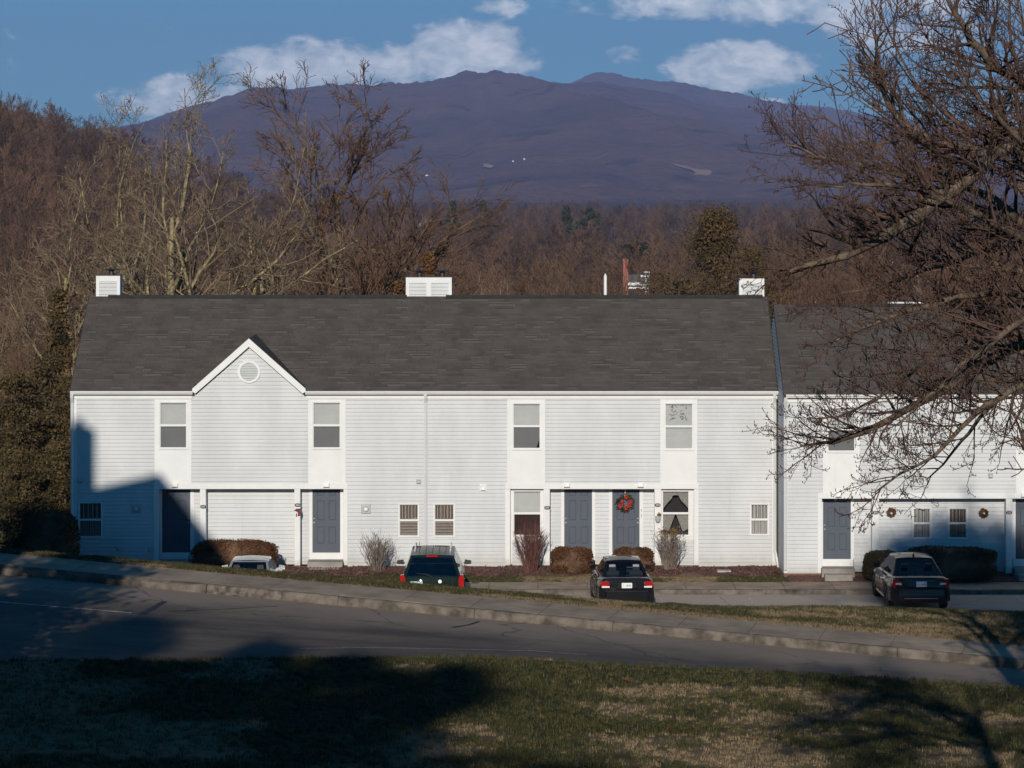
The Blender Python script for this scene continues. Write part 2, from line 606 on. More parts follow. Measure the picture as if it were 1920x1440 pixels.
def asphalt(name, dark, light, spots):
    m = bpy.data.materials.new(name)
    m.use_nodes = True
    w = NT(m.node_tree)
    bs = m.node_tree.nodes['Principled BSDF']
    pos = w.n('ShaderNodeNewGeometry').outputs['Position']
    mp = w.n('ShaderNodeMapping')
    mp.inputs['Rotation'].default_value = (0, 0, R(11))
    mp.inputs['Scale'].default_value = (0.12, 0.9, 1)
    w.link(pos, mp.inputs['Vector'])
    lane = w.noise(mp.outputs[0], 1.0, 5, 0.6, 0.4).outputs['Fac']
    patch = w.noise(pos, 0.6, 5, 0.6).outputs['Fac']
    grit = w.noise(pos, 45.0, 3, 0.7).outputs['Fac']
    f = w.step(w.math('ADD', w.math('MULTIPLY', lane, 0.65), w.math('MULTIPLY', patch, 0.35)), 0.38, 0.64)
    c = w.mix(f, dark, light)
    # lighter strip along the kerb: dust and wear, with its sunlit look painted in
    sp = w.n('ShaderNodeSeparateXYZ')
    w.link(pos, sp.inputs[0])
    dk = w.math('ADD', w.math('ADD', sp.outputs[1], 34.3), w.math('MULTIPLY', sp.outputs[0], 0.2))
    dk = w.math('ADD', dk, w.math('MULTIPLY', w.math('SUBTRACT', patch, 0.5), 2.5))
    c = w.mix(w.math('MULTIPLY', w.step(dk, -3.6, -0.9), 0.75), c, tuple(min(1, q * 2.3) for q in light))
    c = w.mix(w.step(grit, 0.55, 0.75), c, spots)
    cr = w.n('ShaderNodeTexVoronoi', feature='DISTANCE_TO_EDGE')
    cr.inputs['Scale'].default_value = 0.33
    cr.inputs['Randomness'].default_value = 1.0
    wv = w.noise(pos, 1.5, 4, 0.6)
    off = w.n('ShaderNodeMix', data_type='RGBA')
    off.inputs['Factor'].default_value = 0.25
    w.link(pos, off.inputs[6]); w.link(wv.outputs['Color'], off.inputs[7])
    w.link(off.outputs[2], cr.inputs['Vector'])
    crack = w.step(cr.outputs['Distance'], 0.006, 0.0)
    c = w.mix(w.math('MULTIPLY', crack, 0.6), c, (0.02, 0.018, 0.017))
    w.link(c, bs.inputs['Base Color'])
    bs.inputs['Roughness'].default_value = 0.85
    bs.inputs['Specular IOR Level'].default_value = 0.3
    b = w.n('ShaderNodeBump')
    b.inputs['Strength'].default_value = 0.5
    b.inputs['Distance'].default_value = 0.01
    w.link(grit, b.inputs['Height'])
    w.link(b.outputs[0], bs.inputs['Normal'])
    return m


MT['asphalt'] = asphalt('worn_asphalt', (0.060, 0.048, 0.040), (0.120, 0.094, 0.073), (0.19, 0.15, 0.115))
MT['asphalt_lot'] = asphalt('lot_asphalt', (0.105, 0.086, 0.072), (0.20, 0.165, 0.135), (0.25, 0.205, 0.17))


def make_road():
    us = np.arange(-60, 60.1, 0.75)
    ks = np.linspace(0, 1, 25)
    vs = []
    for u in us:
        e = float(lawn_edge(u)) + 0.25
        for k in ks:
            d = 0.06 - (e + 0.06) * k
            x, y = road_pt(u, d)
            vs.append((x, y, float(kerb_z(u)) - 0.2 + 0.004 + 0.035 * math.sin(math.pi * k)))
    n = len(ks)
    idx = np.arange(len(vs)).reshape(len(us), n)
    f = np.stack([idx[:-1, :-1], idx[:-1, 1:], idx[1:, 1:], idx[1:, :-1]], -1).reshape(-1, 4)
    f = f[:, ::-1]
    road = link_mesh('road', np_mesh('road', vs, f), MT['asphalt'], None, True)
    tag(road, kind='structure')

    def rz(u, d):
        e = float(lawn_edge(u)) + 0.25
        k = np.clip((0.06 - d) / (e + 0.06), 0, 1)
        return float(kerb_z(u)) - 0.2 + 0.004 + 0.035 * math.sin(math.pi * k)

    def ribbon(name, pts, wid, m, lift):
        """thin strip along (px, py) photograph points measured onto the road plane"""
        ps = []
        for px, py in pts:
            best = None
            for Dd in np.arange(40, 80, 0.1):
                p = spot(px, py, Dd - CAM_D)
                u, d = road_uv(p.x, p.y)
                if d > 0.0:
                    continue
                e = abs(p.z - rz(float(u), float(d)))
                if best is None or e < best[0]:
                    best = (e, p.x, p.y, rz(float(u), float(d)))
            ps.append(best[1:])
        # resample
        q = []
        for a, b in zip(ps[:-1], ps[1:]):
            for t in np.linspace(0, 1, 6)[:-1]:
                q.append([a[i] + (b[i] - a[i]) * t for i in range(3)])
        q.append(list(ps[-1]))
        mb = MB()
        rng = random.Random(len(name) + len(q))
        L, Rr = [], []
        for i, p in enumerate(q):
            a, b = q[max(i - 1, 0)], q[min(i + 1, len(q) - 1)]
            dx, dy = b[0] - a[0], b[1] - a[1]
            l = math.hypot(dx, dy) or 1
            k = wid * rng.uniform(0.75, 1.2) / 2
            u, d = road_uv(p[0], p[1])
            z = rz(float(u), float(d)) + lift
            L.append((p[0] - dy / l * k, p[1] + dx / l * k, z))
            Rr.append((p[0] + dy / l * k, p[1] - dx / l * k, z))
        for i in range(len(q) - 1):
            mb.quad(L[i], Rr[i], Rr[i + 1], L[i + 1])
        return mb.build(name, m, road)
    ribbon('stall_line', [(-120, 1118), (0, 1129), (120, 1139), (247, 1150)], 0.11, MT['roadpaint'], 0.006)
    ribbon('sealed_crack', [(265, 1152), (285, 1142), (308, 1128)], 0.16, MT['tar'], 0.005)
    ribbon('sealed_crack', [(322, 1146), (420, 1142), (522, 1136)], 0.05, MT['tar'], 0.005)
    ribbon('sealed_crack', [(848, 1177), (880, 1171), (898, 1166)], 0.09, MT['tar'], 0.005)
    ribbon('worn_edge_line', [(560, 1216), (700, 1214), (850, 1218), (1000, 1221), (1100, 1228)], 0.035, MT['roadpaint'], 0.006)

    # kerb: one stone after another
    kroot = bpy.data.objects.new('kerb', None)
    COL.objects.link(kroot)
    tag(kroot, kind='structure')
    cuts = [-44 + 3.05 * i for i in range(29)]
    cuts = sorted([c for c in cuts if not -8.6 < c < -4.4] + [-7.35, -5.62])
    rng = random.Random(5)
    for a, b in zip(cuts[:-1], cuts[1:]):
        old = abs(a + 7.35) < 0.01
        mb = MB()
        us = np.arange(a + 0.006, b - 0.005, 0.35)
        us = np.append(us, b - 0.006)
        prev = None
        for u in us:
            u = float(u)
            z1 = float(kerb_z(u))
            h = 0.2 if u > -7.3 else 0.2 - 0.10 * float(sstep(-7.3, -9.0, u))
            z1r = z1 + rng.uniform(-0.005, 0.005)
            dd = rng.uniform(-0.008, 0.008)
            if old:
                dd = rng.uniform(0.0, 0.05)
            ztop = z1r if u > -7.3 else z1 - (0.2 - h)
            sec = [(-0.06 + dd, z1 - 0.24), (-0.035 + dd, z1 - 0.06), (-0.02 + dd, ztop - 0.025), (0.01 + dd, ztop), (0.145, max(ztop, z1 - 0.002)), (0.145, z1 - 0.24)]
            ring = []
            for d, z in sec:
                x, y = road_pt(u, d)
                ring.append((x, y, z))
            if prev is not None:
                mb.hull(prev, ring)
            prev = ring
        mb.build('kerb_stone', MT['kerb_old'] if old else MT['kerb'], kroot)

    # pavement slabs
    proot = bpy.data.objects.new('pavement', None)
    COL.objects.link(proot)
    tag(proot, kind='structure')
    u = -44.0
    while u < 44:
        a, b = u + 0.006, u + 1.52 - 0.006
        def pt(uu, d, lift):
            x, y = road_pt(uu, d)
            return (x, y, float(kerb_z(uu)) + 0.012 * d + lift)
        t = rng.uniform(-0.004, 0.004)
        top = [pt(a, 0.155, t), pt(b, 0.155, t), pt(b, 1.78, t + 0.004), pt(a, 1.78, t + 0.004)]
        bot = [(p[0], p[1], p[2] - 0.11) for p in top]
        MB().hull(bot[::-1], top[::-1]).build('paving_slab', MT['walk'], proot)
        u += 1.52


def make_lot():
    mb = MB()
    xs = np.arange(-45, 60, 3.0)
    for x in xs:
        mb.quad((x, LOT_Y - 0.35, LOT_Z), (x + 3, LOT_Y - 0.35, LOT_Z), (x + 3, -5.19, LOT_Z), (x, -5.19, LOT_Z))
    lot = mb.build('parking_lot', MT['asphalt_lot'])
    tag(lot, kind='structure')
    for i in range(-6, 9):
        x = 1.3 + 2.78 * i - 0.2
        MB().quad((x, -10.4, LOT_Z + 0.004), (x + 0.1, -10.4, LOT_Z + 0.004), (x + 0.1, -5.5, LOT_Z + 0.004), (x, -5.5, LOT_Z + 0.004)).build('stall_line', MT['roadpaint'], lot)
    # oil stain / repair patch by the stall on the right
    MB().add([(4.2 + 0.55 * math.cos(a) * (1 + .3 * math.sin(3 * a)), -7.6 + 0.5 * math.sin(a) * (1 + .25 * math.cos(4 * a)), LOT_Z + 0.005) for a in np.linspace(0, 2 * math.pi, 18)[:-1]],
             [tuple(range(17))]).build('tar_patch', MT['tar'], lot)
    froot = bpy.data.objects.new('front_walk', None)
    COL.objects.link(froot)
    tag(froot, kind='structure')
    rng = random.Random(8)
    x = -20.0
    while x < 40:
        t = rng.uniform(-0.005, 0.005)
        MB().box(x + 0.006, x + 1.54, -5.04, -3.25, -0.2, -0.105 + t).build('paving_slab', MT['walk'], froot)
        x += 1.55
    x = -20.0
    while x < 40:
        mb = MB()
        a = [(x + 0.005, -5.20, -0.3), (x + 0.005, -5.18, -0.135), (x + 0.005, -5.16, -0.108), (x + 0.005, -5.045, -0.102), (x + 0.005, -5.045, -0.3)]
        b = [(p[0] + 3.09, p[1], p[2]) for p in a]
        mb.hull(a, b)
        mb.build('kerb_stone', MT['kerb'], froot)
        x += 3.1
    # mulch bed
    xs = np.arange(-16, 32, 0.22)
    ks = np.linspace(0, 1, 12)
    X = np.repeat(xs[:, None], len(ks), 1)
    Y = -2.45 + ks[None, :] * 2.44 + 0 * X
    Y[:, 0] += 0.18 * (fbm(xs, xs * 0, 4) - 0.5)
    Zm = -0.085 + 0.10 * np.sin(np.pi * np.clip(ks, 0, 1) * 0.62)[None, :] + 0.07 * (fbm(X * 1.6, Y * 1.6, 9) - 0.5)
    Zm[:, 0] = -0.13
    right = X > 8.0
    Y = np.where(right, Y * 0.33 - 2.46, Y)
    idx = np.arange(X.size).reshape(X.shape)
    f = np.stack([idx[:-1, :-1], idx[:-1, 1:], idx[1:, 1:], idx[1:, :-1]], -1).reshape(-1, 4)[:, ::-1]
    bed = link_mesh('mulch_bed', np_mesh('mulch_bed', np.stack([X, Y, Zm], -1).reshape(-1, 3), f), MT['mulch'], None, True)
    tag(bed, kind='structure')
    # loose wood chips
    r = np.random.default_rng(3)
    n = 5200
    cx = r.uniform(-11, 8, n)
    cy = r.uniform(-2.3, -0.05, n)
    k = (cy + 2.45) / 2.44
    cz = -0.085 + 0.10 * np.sin(np.pi * k * 0.62) + 0.07 * (fbm(cx * 1.6, cy * 1.6, 9) - 0.5) + 0.012
    an = r.uniform(0, math.pi, n)
    L, W = r.uniform(0.02, 0.05, n), r.uniform(0.008, 0.016, n)
    tilt = r.uniform(-0.02, 0.03, n)
    dx, dy = np.cos(an), np.sin(an)
    c = np.stack([cx, cy, cz], -1)
    a = np.stack([dx * L, dy * L, tilt], -1)
    b = np.stack([-dy * W, dx * W, np.abs(tilt) * 0.6], -1)
    v = np.stack([c - a - b, c + a - b, c + a + b, c - a + b], 1).reshape(-1, 3)
    ch = link_mesh('mulch_chips', np_mesh('mulch_chips', v, np.arange(4 * n).reshape(-1, 4)),
                   mat('bark_chip', (0.13, 0.06, 0.045), 0.95, 0.6, 30))
    tag(ch, 'loose red-brown bark chips strewn over the flower bed', 'mulch', kind='stuff')


make_ground()
make_road()
make_lot()

# ------------------------------------------------------------------ townhouses
MT['guard'] = mat('tan_window_guard', (0.33, 0.28, 0.24), 0.7, 0.1, 8)
COURSE = 0.127


def siding(name, parent, x0, x1, z0, z1, Y, holes=(), xlim=None, m='siding'):
    """lapped vinyl boards between x0..x1, z0..z1, leaving the holes (x0, x1, z0, z1) open"""
    mb = MB()
    zs = set([z0, z1])
    k = math.ceil(z0 / COURSE - 1e-6)
    while k * COURSE < z1:
        zs.add(k * COURSE)
        k += 1
    for h in holes:
        for z in h[2:]:
            if z0 < z < z1:
                zs.add(z)
    zs = sorted(zs)
    for a, b in zip(zs[:-1], zs[1:]):
        if b - a < 1e-4:
            continue
        kk = math.floor((a + 1e-5) / COURSE)
        ya = Y - 0.028 * (1 - (a - kk * COURSE) / COURSE) ** 0.7
        yb = Y - 0.028 * max(0.0, 1 - (b - kk * COURSE) / COURSE) ** 0.7
        segs = [(x0, x1)]
        for h in holes:
            if h[2] - 1e-6 <= a and b <= h[3] + 1e-6:
                ns = []
                for p, q in segs:
                    if h[1] <= p or h[0] >= q:
                        ns.append((p, q))
                    else:
                        if h[0] > p: ns.append((p, h[0]))
                        if h[1] < q: ns.append((h[1], q))
                segs = ns
        for p, q in segs:
            if xlim:
                pa, qa = xlim(a)
                pb, qb = xlim(b)
                pa, pb = max(p, pa), max(p, pb)
                qa, qb = min(q, qa), min(q, qb)
                if qa <= pa:
                    continue
                qb = max(qb, pb)
            else:
                pa = pb = p
                qa = qb = q
            mb.quad((pa, ya, a), (qa, ya, a), (qb, yb, b), (pb, yb, b))
            if abs(a - kk * COURSE) < 1e-4:
                mb.quad((pa, ya, a), (pa, Y + 0.001, a), (qa, Y + 0.001, a), (qa, ya, a))
    o = mb.build(name, MT[m], parent)
    o['kind'] = 'stuff'
    return o


def side_siding(name, parent, X, pts_fn, y0, y1, z0, z1, sgn):
    """lapped boards on an end wall at X, facing sgn; pts_fn(z) -> (ya, yb) clips the gable"""
    mb = MB()
    k = math.floor(z0 / COURSE)
    while k * COURSE < z1:
        a, b = max(k * COURSE, z0), min((k + 1) * COURSE, z1)
        pa, qa = pts_fn(a)
        pb, qb = pts_fn(b)
        xa, xb = X + sgn * 0.022, X
        if qa > pa:
            f = [(xa, pa, a), (xa, qa, a), (xb, max(qb, pb), b), (xb, pb, b)]
            mb.quad(*(f if sgn > 0 else f[::-1]))
            g = [(xa, pa, a), (X, pa, a), (X, qa, a), (xa, qa, a)]
            mb.quad(*(g if sgn > 0 else g[::-1]))
        k += 1
    o = mb.build(name, MT['siding'], parent)
    o['kind'] = 'stuff'
    return o


def sash_window(parent, x0, x1, z0, z1, Y, style='shade', frame=0.05, proud=0.02, label=None):
    """double hung window in an opening x0..x1, z0..z1; the outer face of the frame is proud of Y"""
    mb = MB()
    f = frame
    yf, yb = Y - proud, Y + 0.07
    mb.box(x0 - f, x0, yf, yb, z0 - f, z1 + f)
    mb.box(x1, x1 + f, yf, yb, z0 - f, z1 + f)
    mb.box(x0, x1, yf, yb, z1, z1 + f)
    mb.box(x0 - f * 0.3, x1 + f * 0.3, yf - 0.015, yb, z0 - f, z0)
    zm = (z0 + z1) / 2 + 0.0
    w = mb.build('window', MT['white'], parent)
    if label:
        w['label'] = label
    s = MB()
    e = 0.022
    s.box(x0, x1, Y + 0.012, Y + 0.045, zm - 0.035, zm + 0.035)
    for a, b, y in ((z0, zm - 0.035, Y + 0.03), (zm + 0.035, z1, Y + 0.018)):
        s.box(x0, x0 + e, y, y + 0.03, a, b)
        s.box(x1 - e, x1, y, y + 0.03, a, b)
    s.box(x0 + e, x1 - e, Y + 0.03, Y + 0.06, z0, z0 + e)
    s.box(x0 + e, x1 - e, Y + 0.018, Y + 0.048, z1 - e, z1)
    s.build('sash', MT['white'], w)
    up = MB().quad((x0 + e, Y + 0.034, zm + 0.035), (x1 - e, Y + 0.034, zm + 0.035), (x1 - e, Y + 0.034, z1 - e), (x0 + e, Y + 0.034, z1 - e))
    up.build('pane', MT['pane'], w)
    lo = MB().quad((x0 + e, Y + 0.022, z0 + e), (x1 - e, Y + 0.022, z0 + e), (x1 - e, Y + 0.022, zm - 0.035), (x0 + e, Y + 0.022, zm - 0.035))
    lo.build('pane', MT['screen'] if style in ('shade', 'lowered', 'bent') else MT['pane'], w)
    yb2 = Y + 0.10
    if style in ('shade', 'lowered', 'bent', 'drawing'):
        b = MB()
        zb = z0 - 0.02 if style != 'lowered' else z0 + 0.18 * (z1 - z0)
        n = 40
        for i in range(n):
            za, zc = zb + (z1 + 0.03 - zb) * i / n, zb + (z1 + 0.03 - zb) * (i + 1) / n
            xr = x1 + 0.02
            if style == 'bent' and i < 10:
                xr = x1 - 0.14 * (1 - i / 10.0)
            b.quad((x0 - 0.02, yb2, za), (xr, yb2, za), (xr, yb2 + 0.006, zc), (x0 - 0.02, yb2 + 0.006, zc))
        b.build('blind', MT['blind'], w)
        if style == 'drawing':
            d = MB()
            rng = random.Random(4)
            for i in range(34):
                cx = x0 + (x1 - x0) * (0.3 if i % 2 else 0.68) + rng.uniform(-0.1, 0.1)
                cz = zm + (z1 - zm) * rng.uniform(0.25, 0.92)
                a = rng.uniform(0, 3.1)
                l, t = rng.uniform(0.03, 0.08), 0.006
                dx, dz = math.cos(a), math.sin(a)
                d.quad((cx - dx * l - dz * t, yb2 - 0.004, cz - dz * l + dx * t), (cx + dx * l - dz * t, yb2 - 0.004, cz + dz * l + dx * t),
                       (cx + dx * l + dz * t, yb2 - 0.004, cz + dz * l - dx * t), (cx - dx * l + dz * t, yb2 - 0.004, cz - dz * l - dx * t))
            d.build('window_drawing', MT['room'], w)['kind'] = 'stuff'
    elif style in ('slats', 'slats_white', 'slats_dark'):
        b = MB()
        n = 9
        for i in range(n):
            xa = x0 + (x1 - x0) * (i + 0.10) / n
            xb = x0 + (x1 - x0) * (i + 0.93) / n
            b.quad((xa, yb2, z0), (xb, yb2 + 0.03, z0), (xb, yb2 + 0.03, z1), (xa, yb2, z1))
        b.build('blind', MT['blind_tan' if style == 'slats' else 'blind_white' if style == 'slats_white' else 'blind_tan'], w)
        g = MB()
        if style == 'slats':
            nb = 9
            for i in range(nb):
                z = z0 + e + (zm - 0.05 - z0 - e) * (i + 0.5) / nb
                g.box(x0 + e, x1 - e, Y + 0.008, Y + 0.016, z - 0.012, z + 0.012)
        nb = 6 if style == 'slats' else 5
        for i in range(1, nb):
            x = x0 + (x1 - x0) * i / nb
            g.box(x - 0.011, x + 0.011, Y + 0.004, Y + 0.014, zm + 0.03, z1)
        if style != 'slats':
            for i in range(1, 12):
                x = x0 + (x1 - x0) * i / 12
                g.box(x - 0.008, x + 0.008, Y + 0.004, Y + 0.012, z0 + e, zm - 0.03)
        g.build('window_guard', MT['blind_white'] if style == 'slats_white' else MT['guard'], w)
    elif style == 'curtain':
        MB().quad((x0 - 0.02, yb2, zm + 0.0), (x1 + 0.02, yb2, zm + 0.0), (x1 + 0.02, yb2, z1 + 0.02), (x0 - 0.02, yb2, z1 + 0.02)).build('blind', MT['blind'], w)
        b = MB()
        n = 22
        for i in range(n):
            xa, xb = x0 + (x1 - x0) * i / n, x0 + (x1 - x0) * (i + 1) / n
            b.quad((xa, yb2 + 0.03 * (i % 2), z0), (xb, yb2 + 0.03 * ((i + 1) % 2), z0), (xb, yb2 + 0.03 * ((i + 1) % 2), zm + 0.02), (xa, yb2 + 0.03 * (i % 2), zm + 0.02))
        b.build('curtain', MT['curtain_dark'], w)
    elif style == 'lace':
        b = MB()
        n = 28
        for i in range(n):
            t0, t1 = i / n, (i + 1) / n
            xa, xb = x0 + (x1 - x0) * t0, x0 + (x1 - x0) * t1
            def drop(t):
                q = abs(t - 0.5) * 2
                return 0.24 + 0.76 * max(0, q - 0.22) ** 0.8 - 0.05 * abs(math.sin(t * 9))
            y = yb2 + 0.02 * (i % 2)
            y2 = yb2 + 0.02 * ((i + 1) % 2)
            H = z1 - zm
            b.quad((xa, y, z1 - H * min(1, drop(t0))), (xb, y2, z1 - H * min(1, drop(t1))), (xb, y2, z1), (xa, y, z1))
            q0, q1 = abs(t0 - 0.5) * 2, abs(t1 - 0.5) * 2
            l0, l1 = zm - H * min(0.95, q0 * 1.6 if q0 < 0.55 else 1.0 - q0 * 0.3), zm - H * min(0.95, q1 * 1.6 if q1 < 0.55 else 1.0 - q1 * 0.3)
            b.quad((xa, y, l0), (xb, y2, l1), (xb, y2, zm), (xa, y, zm))
        b.build('curtain', MT['lace'], w)
        MB().quad((x0 - 0.05, yb2 + 0.3, z0 - 0.05), (x1 + 0.05, yb2 + 0.3, z0 - 0.05), (x1 + 0.05, yb2 + 0.3, z1 + 0.05), (x0 - 0.05, yb2 + 0.3, z1 + 0.05)).build('room_back', MT['room'], w)
    return w


def entry_door(parent, x0, x1, z0, z1, Y, knob_left, screen=False):
    """six panel door, front face at Y"""
    mb = MB()
    W, Hh = x1 - x0, z1 - z0
    mb.box(x0, x1, Y + 0.018, Y + 0.05, z0, z1)
    cols = [(0.155, 0.445), (0.575, 0.86)]
    rows = [(0.135, 0.405), (0.50, 0.815), (0.885, 0.965)]
    xs = [0, cols[0][0], cols[0][1], cols[1][0], cols[1][1], 1]
    zs = [0, rows[0][0], rows[0][1], rows[1][0], rows[1][1], rows[2][0], rows[2][1], 1]
    for i in range(5):
        for j in range(7):
            if i in (1, 3) and j in (1, 3, 5):
                continue
            mb.box(x0 + W * xs[i], x0 + W * xs[i + 1], Y, Y + 0.0175, z0 + Hh * zs[j], z0 + Hh * zs[j + 1])
    d = mb.build('door', MT['door'], parent)
    for a, b in cols:
        for c, e in rows:
            g = 0.022
            MB().bbox(x0 + W * a + g, x0 + W * b - g, Y + 0.003, Y + 0.0178, z0 + Hh * c + g, z0 + Hh * e - g, 0.012).build('panel', MT['door'], d)
    kx = x0 + W * (0.06 if knob_left else 0.94)
    for zz, r in ((z0 + Hh * 0.47, 0.034), (z0 + Hh * 0.535, 0.028)):
        MB().tube([(kx, Y + 0.002, zz), (kx, Y - 0.02, zz), (kx, Y - 0.05, zz)], [r, r * 0.5, r * 0.95], 10).build('handle' if r > 0.03 else 'deadbolt', MT['steel'], d, True, 40)
    return d


def text_mesh(name, s, size, loc, m, parent):
    cu = bpy.data.curves.new('lettering', 'FONT')
    cu.body = s
    cu.size = size
    cu.align_x = 'CENTER'
    cu.align_y = 'CENTER'
    cu.extrude = 0.002
    tmp = bpy.data.objects.new('lettering', cu)
    COL.objects.link(tmp)
    bpy.context.view_layer.update()
    me = bpy.data.meshes.new_from_object(tmp.evaluated_get(bpy.context.evaluated_depsgraph_get()))
    bpy.data.objects.remove(tmp)
    o = ORG.get(parent.name, Vector((0, 0, 0)))
    me.transform(Matrix.Translation(Vector(loc) - o) @ Matrix.Rotation(R(90), 4, 'X'))
    me.name = name
    return link_mesh(name, me, m, parent)


def plaque(parent, px, py, num, Y):
    c = (fx(px, Y), Y, fz(py, Y))
    w, h = 0.095, 0.058
    pts = []
    for q in range(24):
        a = 2 * math.pi * q / 24
        ca, sa = math.cos(a), math.sin(a)
        pts.append((c[0] + w * math.copysign(abs(ca) ** 0.7, ca), c[2] + h * math.copysign(abs(sa) ** 0.7, sa)))
    p = MB().prism(pts, Y - 0.014, Y).build('number_plaque', MT['plaque'], parent)
    text_mesh('digits', num, 0.088, (c[0], Y - 0.017, c[2]), MT['digit'], p)


def wall_light(parent, px, py, Y):
    x, z = fx(px, Y), fz(py, Y)
    b = MB().bbox(x - 0.10, x + 0.10, Y - 0.11, Y, z - 0.07, z + 0.07, 0.03).build('wall_light', MT['lens'], parent)
    MB().box(x - 0.11, x + 0.11, Y - 0.018, Y + 0.0, z + 0.07, z + 0.085).build('lamp_base', MT['white'], b)


def shingles(name, parent, x0, x1, ye, ze, yr, zr, seed, clip=None):
    """overlapping shingle tabs on a slope from eave (ye, ze) to ridge (yr, zr)"""
    rng = random.Random(seed)
    L = math.hypot(yr - ye, zr - ze)
    uy, uz = (yr - ye) / L, (zr - ze) / L
    ny, nz = -uz, uy
    n = int(L / 0.142)
    ex = L / n
    mb, tint = MB(), []
    for k in range(n):
        a, b = k * ex - 0.012, (k + 1) * ex + 0.0
        x = x0
        first = True
        while x < x1 - 1e-4:
            w = rng.choice((0.16, 0.2, 0.3, 0.42, 0.55, 0.75))
            if first:
                w *= rng.uniform(0.3, 1)
                first = False
            xe = min(x + w, x1)
            t = rng.uniform(0.0, 0.24)
            th = 0.006
            if rng.random() < 0.20 and w > 0.25:
                xe = min(x + min(w, 0.62), x1)
                t = rng.uniform(0.28, 0.62)
                th = 0.011
                aa, bb = a + ex * 0.1, b - ex * 0.22
            else:
                aa, bb = a, b
            def P(xx, s, h):
                return (xx, ye + uy * s + ny * h, ze + uz * s + nz * h)
            g = 0.003
            if clip and xe > clip[0] and x < clip[1] and aa < clip[2]:
                if x >= clip[0] and xe <= clip[1]:
                    x = xe
                    continue
                if x < clip[0]:
                    x2, xe2 = x, clip[0]
                else:
                    x2, xe2 = clip[1], xe
            else:
                x2, xe2 = x, xe
            mb.add([P(x2 + g, aa, th + 0.004), P(xe2 - g, aa, th + 0.004), P(xe2 - g, bb, 0.002), P(x2 + g, bb, 0.002), P(x2 + g, aa, 0), P(xe2 - g, aa, 0)],
                   ((0, 1, 2, 3), (4, 5, 1, 0), (0, 3, 4), (1, 5, 2)))
            tint += [t] * 4
            x = xe
    o = mb.build(name, MT['shingle'], parent, attr=tint)
    o['kind'] = 'stuff'
    return o


def chimney(parent, px0, px1, py_top, Y, z0, panels=1, flues=1):
    x0, x1 = fx(px0, Y), fx(px1, Y)
    zt = fz(py_top, Y)
    dep = 0.62
    mb = MB()
    t = 0.11
    mb.box(x0, x1, Y, Y + dep, zt - 0.19, zt)
    mb.box(x0, x0 + t, Y, Y + dep, z0, zt - 0.19)
    mb.box(x1 - t, x1, Y, Y + dep, z0, zt - 0.19)
    mb.box(x0 + t, x1 - t, Y + 0.03, Y + dep - 0.01, z0, zt - 0.19)
    if panels == 2:
        xm = (x0 + x1) / 2
        mb.box(xm - t * 0.75, xm + t * 0.75, Y, Y + 0.03, z0, zt - 0.19)
    ch = mb.build('chimney', MT['white'], parent)
    edges = [x0 + t, x1 - t] if panels == 1 else [x0 + t, (x0 + x1) / 2 - t * .75, (x0 + x1) / 2 + t * .75, x1 - t]
    for a, b in zip(edges[::2], edges[1::2]):
        siding('siding_panel', ch, a, b, z0, zt - 0.19, Y + 0.028)
    MB().box(x0 - 0.02, x1 + 0.02, Y - 0.02, Y + dep + 0.02, zt + 0.002, zt + 0.022).build('metal_cap', MT['darkmetal'], ch)
    for i in range(flues):
        cx = x0 + (x1 - x0) * ((i + 0.5) / flues + (0.04 if flues > 1 else 0.1))
        c = Y + dep * 0.5
        f = MB()
        f.tube([(cx, c, zt + 0.022), (cx, c, zt + 0.19)], [0.105, 0.095], 14)
        f.tube([(cx, c, zt + 0.19), (cx, c, zt + 0.21), (cx, c, zt + 0.245)], [0.21, 0.22, 0.05], 16)
        f.build('flue', MT['darkmetal'], ch, True, 35)


def gutter(parent, px0, px1, Yw, zt, ends=True):
    x0, x1 = fx(px0, Yw), fx(px1, Yw)
    prof = [(-0.10, zt - 0.115), (-0.17, zt - 0.115), (-0.185, zt - 0.08), (-0.215, zt - 0.05), (-0.225, zt), (-0.20, zt), (-0.19, zt - 0.02), (-0.10, zt - 0.02)]
    mb = MB()
    mb.hull([(x0, Yw + y, z) for y, z in prof], [(x1, Yw + y, z) for y, z in prof])
    mb.build('gutter', MT['white'], parent)
    MB().box(x0 + 0.03, x1 - 0.03, Yw - 0.055, Yw + 0.04, zt - 0.265, zt - 0.116).build('fascia_board', MT['white'], parent)


def downspout(parent, x, Yw, ztop, zbot, kick=None):
    mb = MB()
    w = 0.04
    pts = [(x, Yw - 0.16, ztop), (x, Yw - 0.16, ztop - 0.12), (x, Yw - 0.06, ztop - 0.30), (x, Yw - 0.06, zbot)]
    if kick:
        pts += [(x + kick[0] * 0.5, Yw - 0.06 + kick[1] * 0.5, zbot - 0.55), (x + kick[0], Yw - 0.06 + kick[1], kick[2])]
    mb.tube(pts, [w * 1.3] * len(pts), 4)
    mb.build('downspout', MT['white'], parent)


def vent_round(parent, px, py, Y):
    c = (fx(px, Y), Y, fz(py, Y))
    mb = MB().bbox(c[0] - 0.155, c[0] + 0.155, Y - 0.05, Y - 0.01, c[2] - 0.155, c[2] + 0.155, 0.02)
    mb.tube([(c[0], Y - 0.05, c[2]), (c[0], Y - 0.11, c[2])], [0.10, 0.085], 16)
    v = mb.build('wall_vent', MT['vent'], parent, True, 35)
    MB().tube([(c[0], Y - 0.11, c[2]), (c[0], Y - 0.118, c[2])], 0.055, 14).build('vent_flap', MT['white'], v, True, 35)


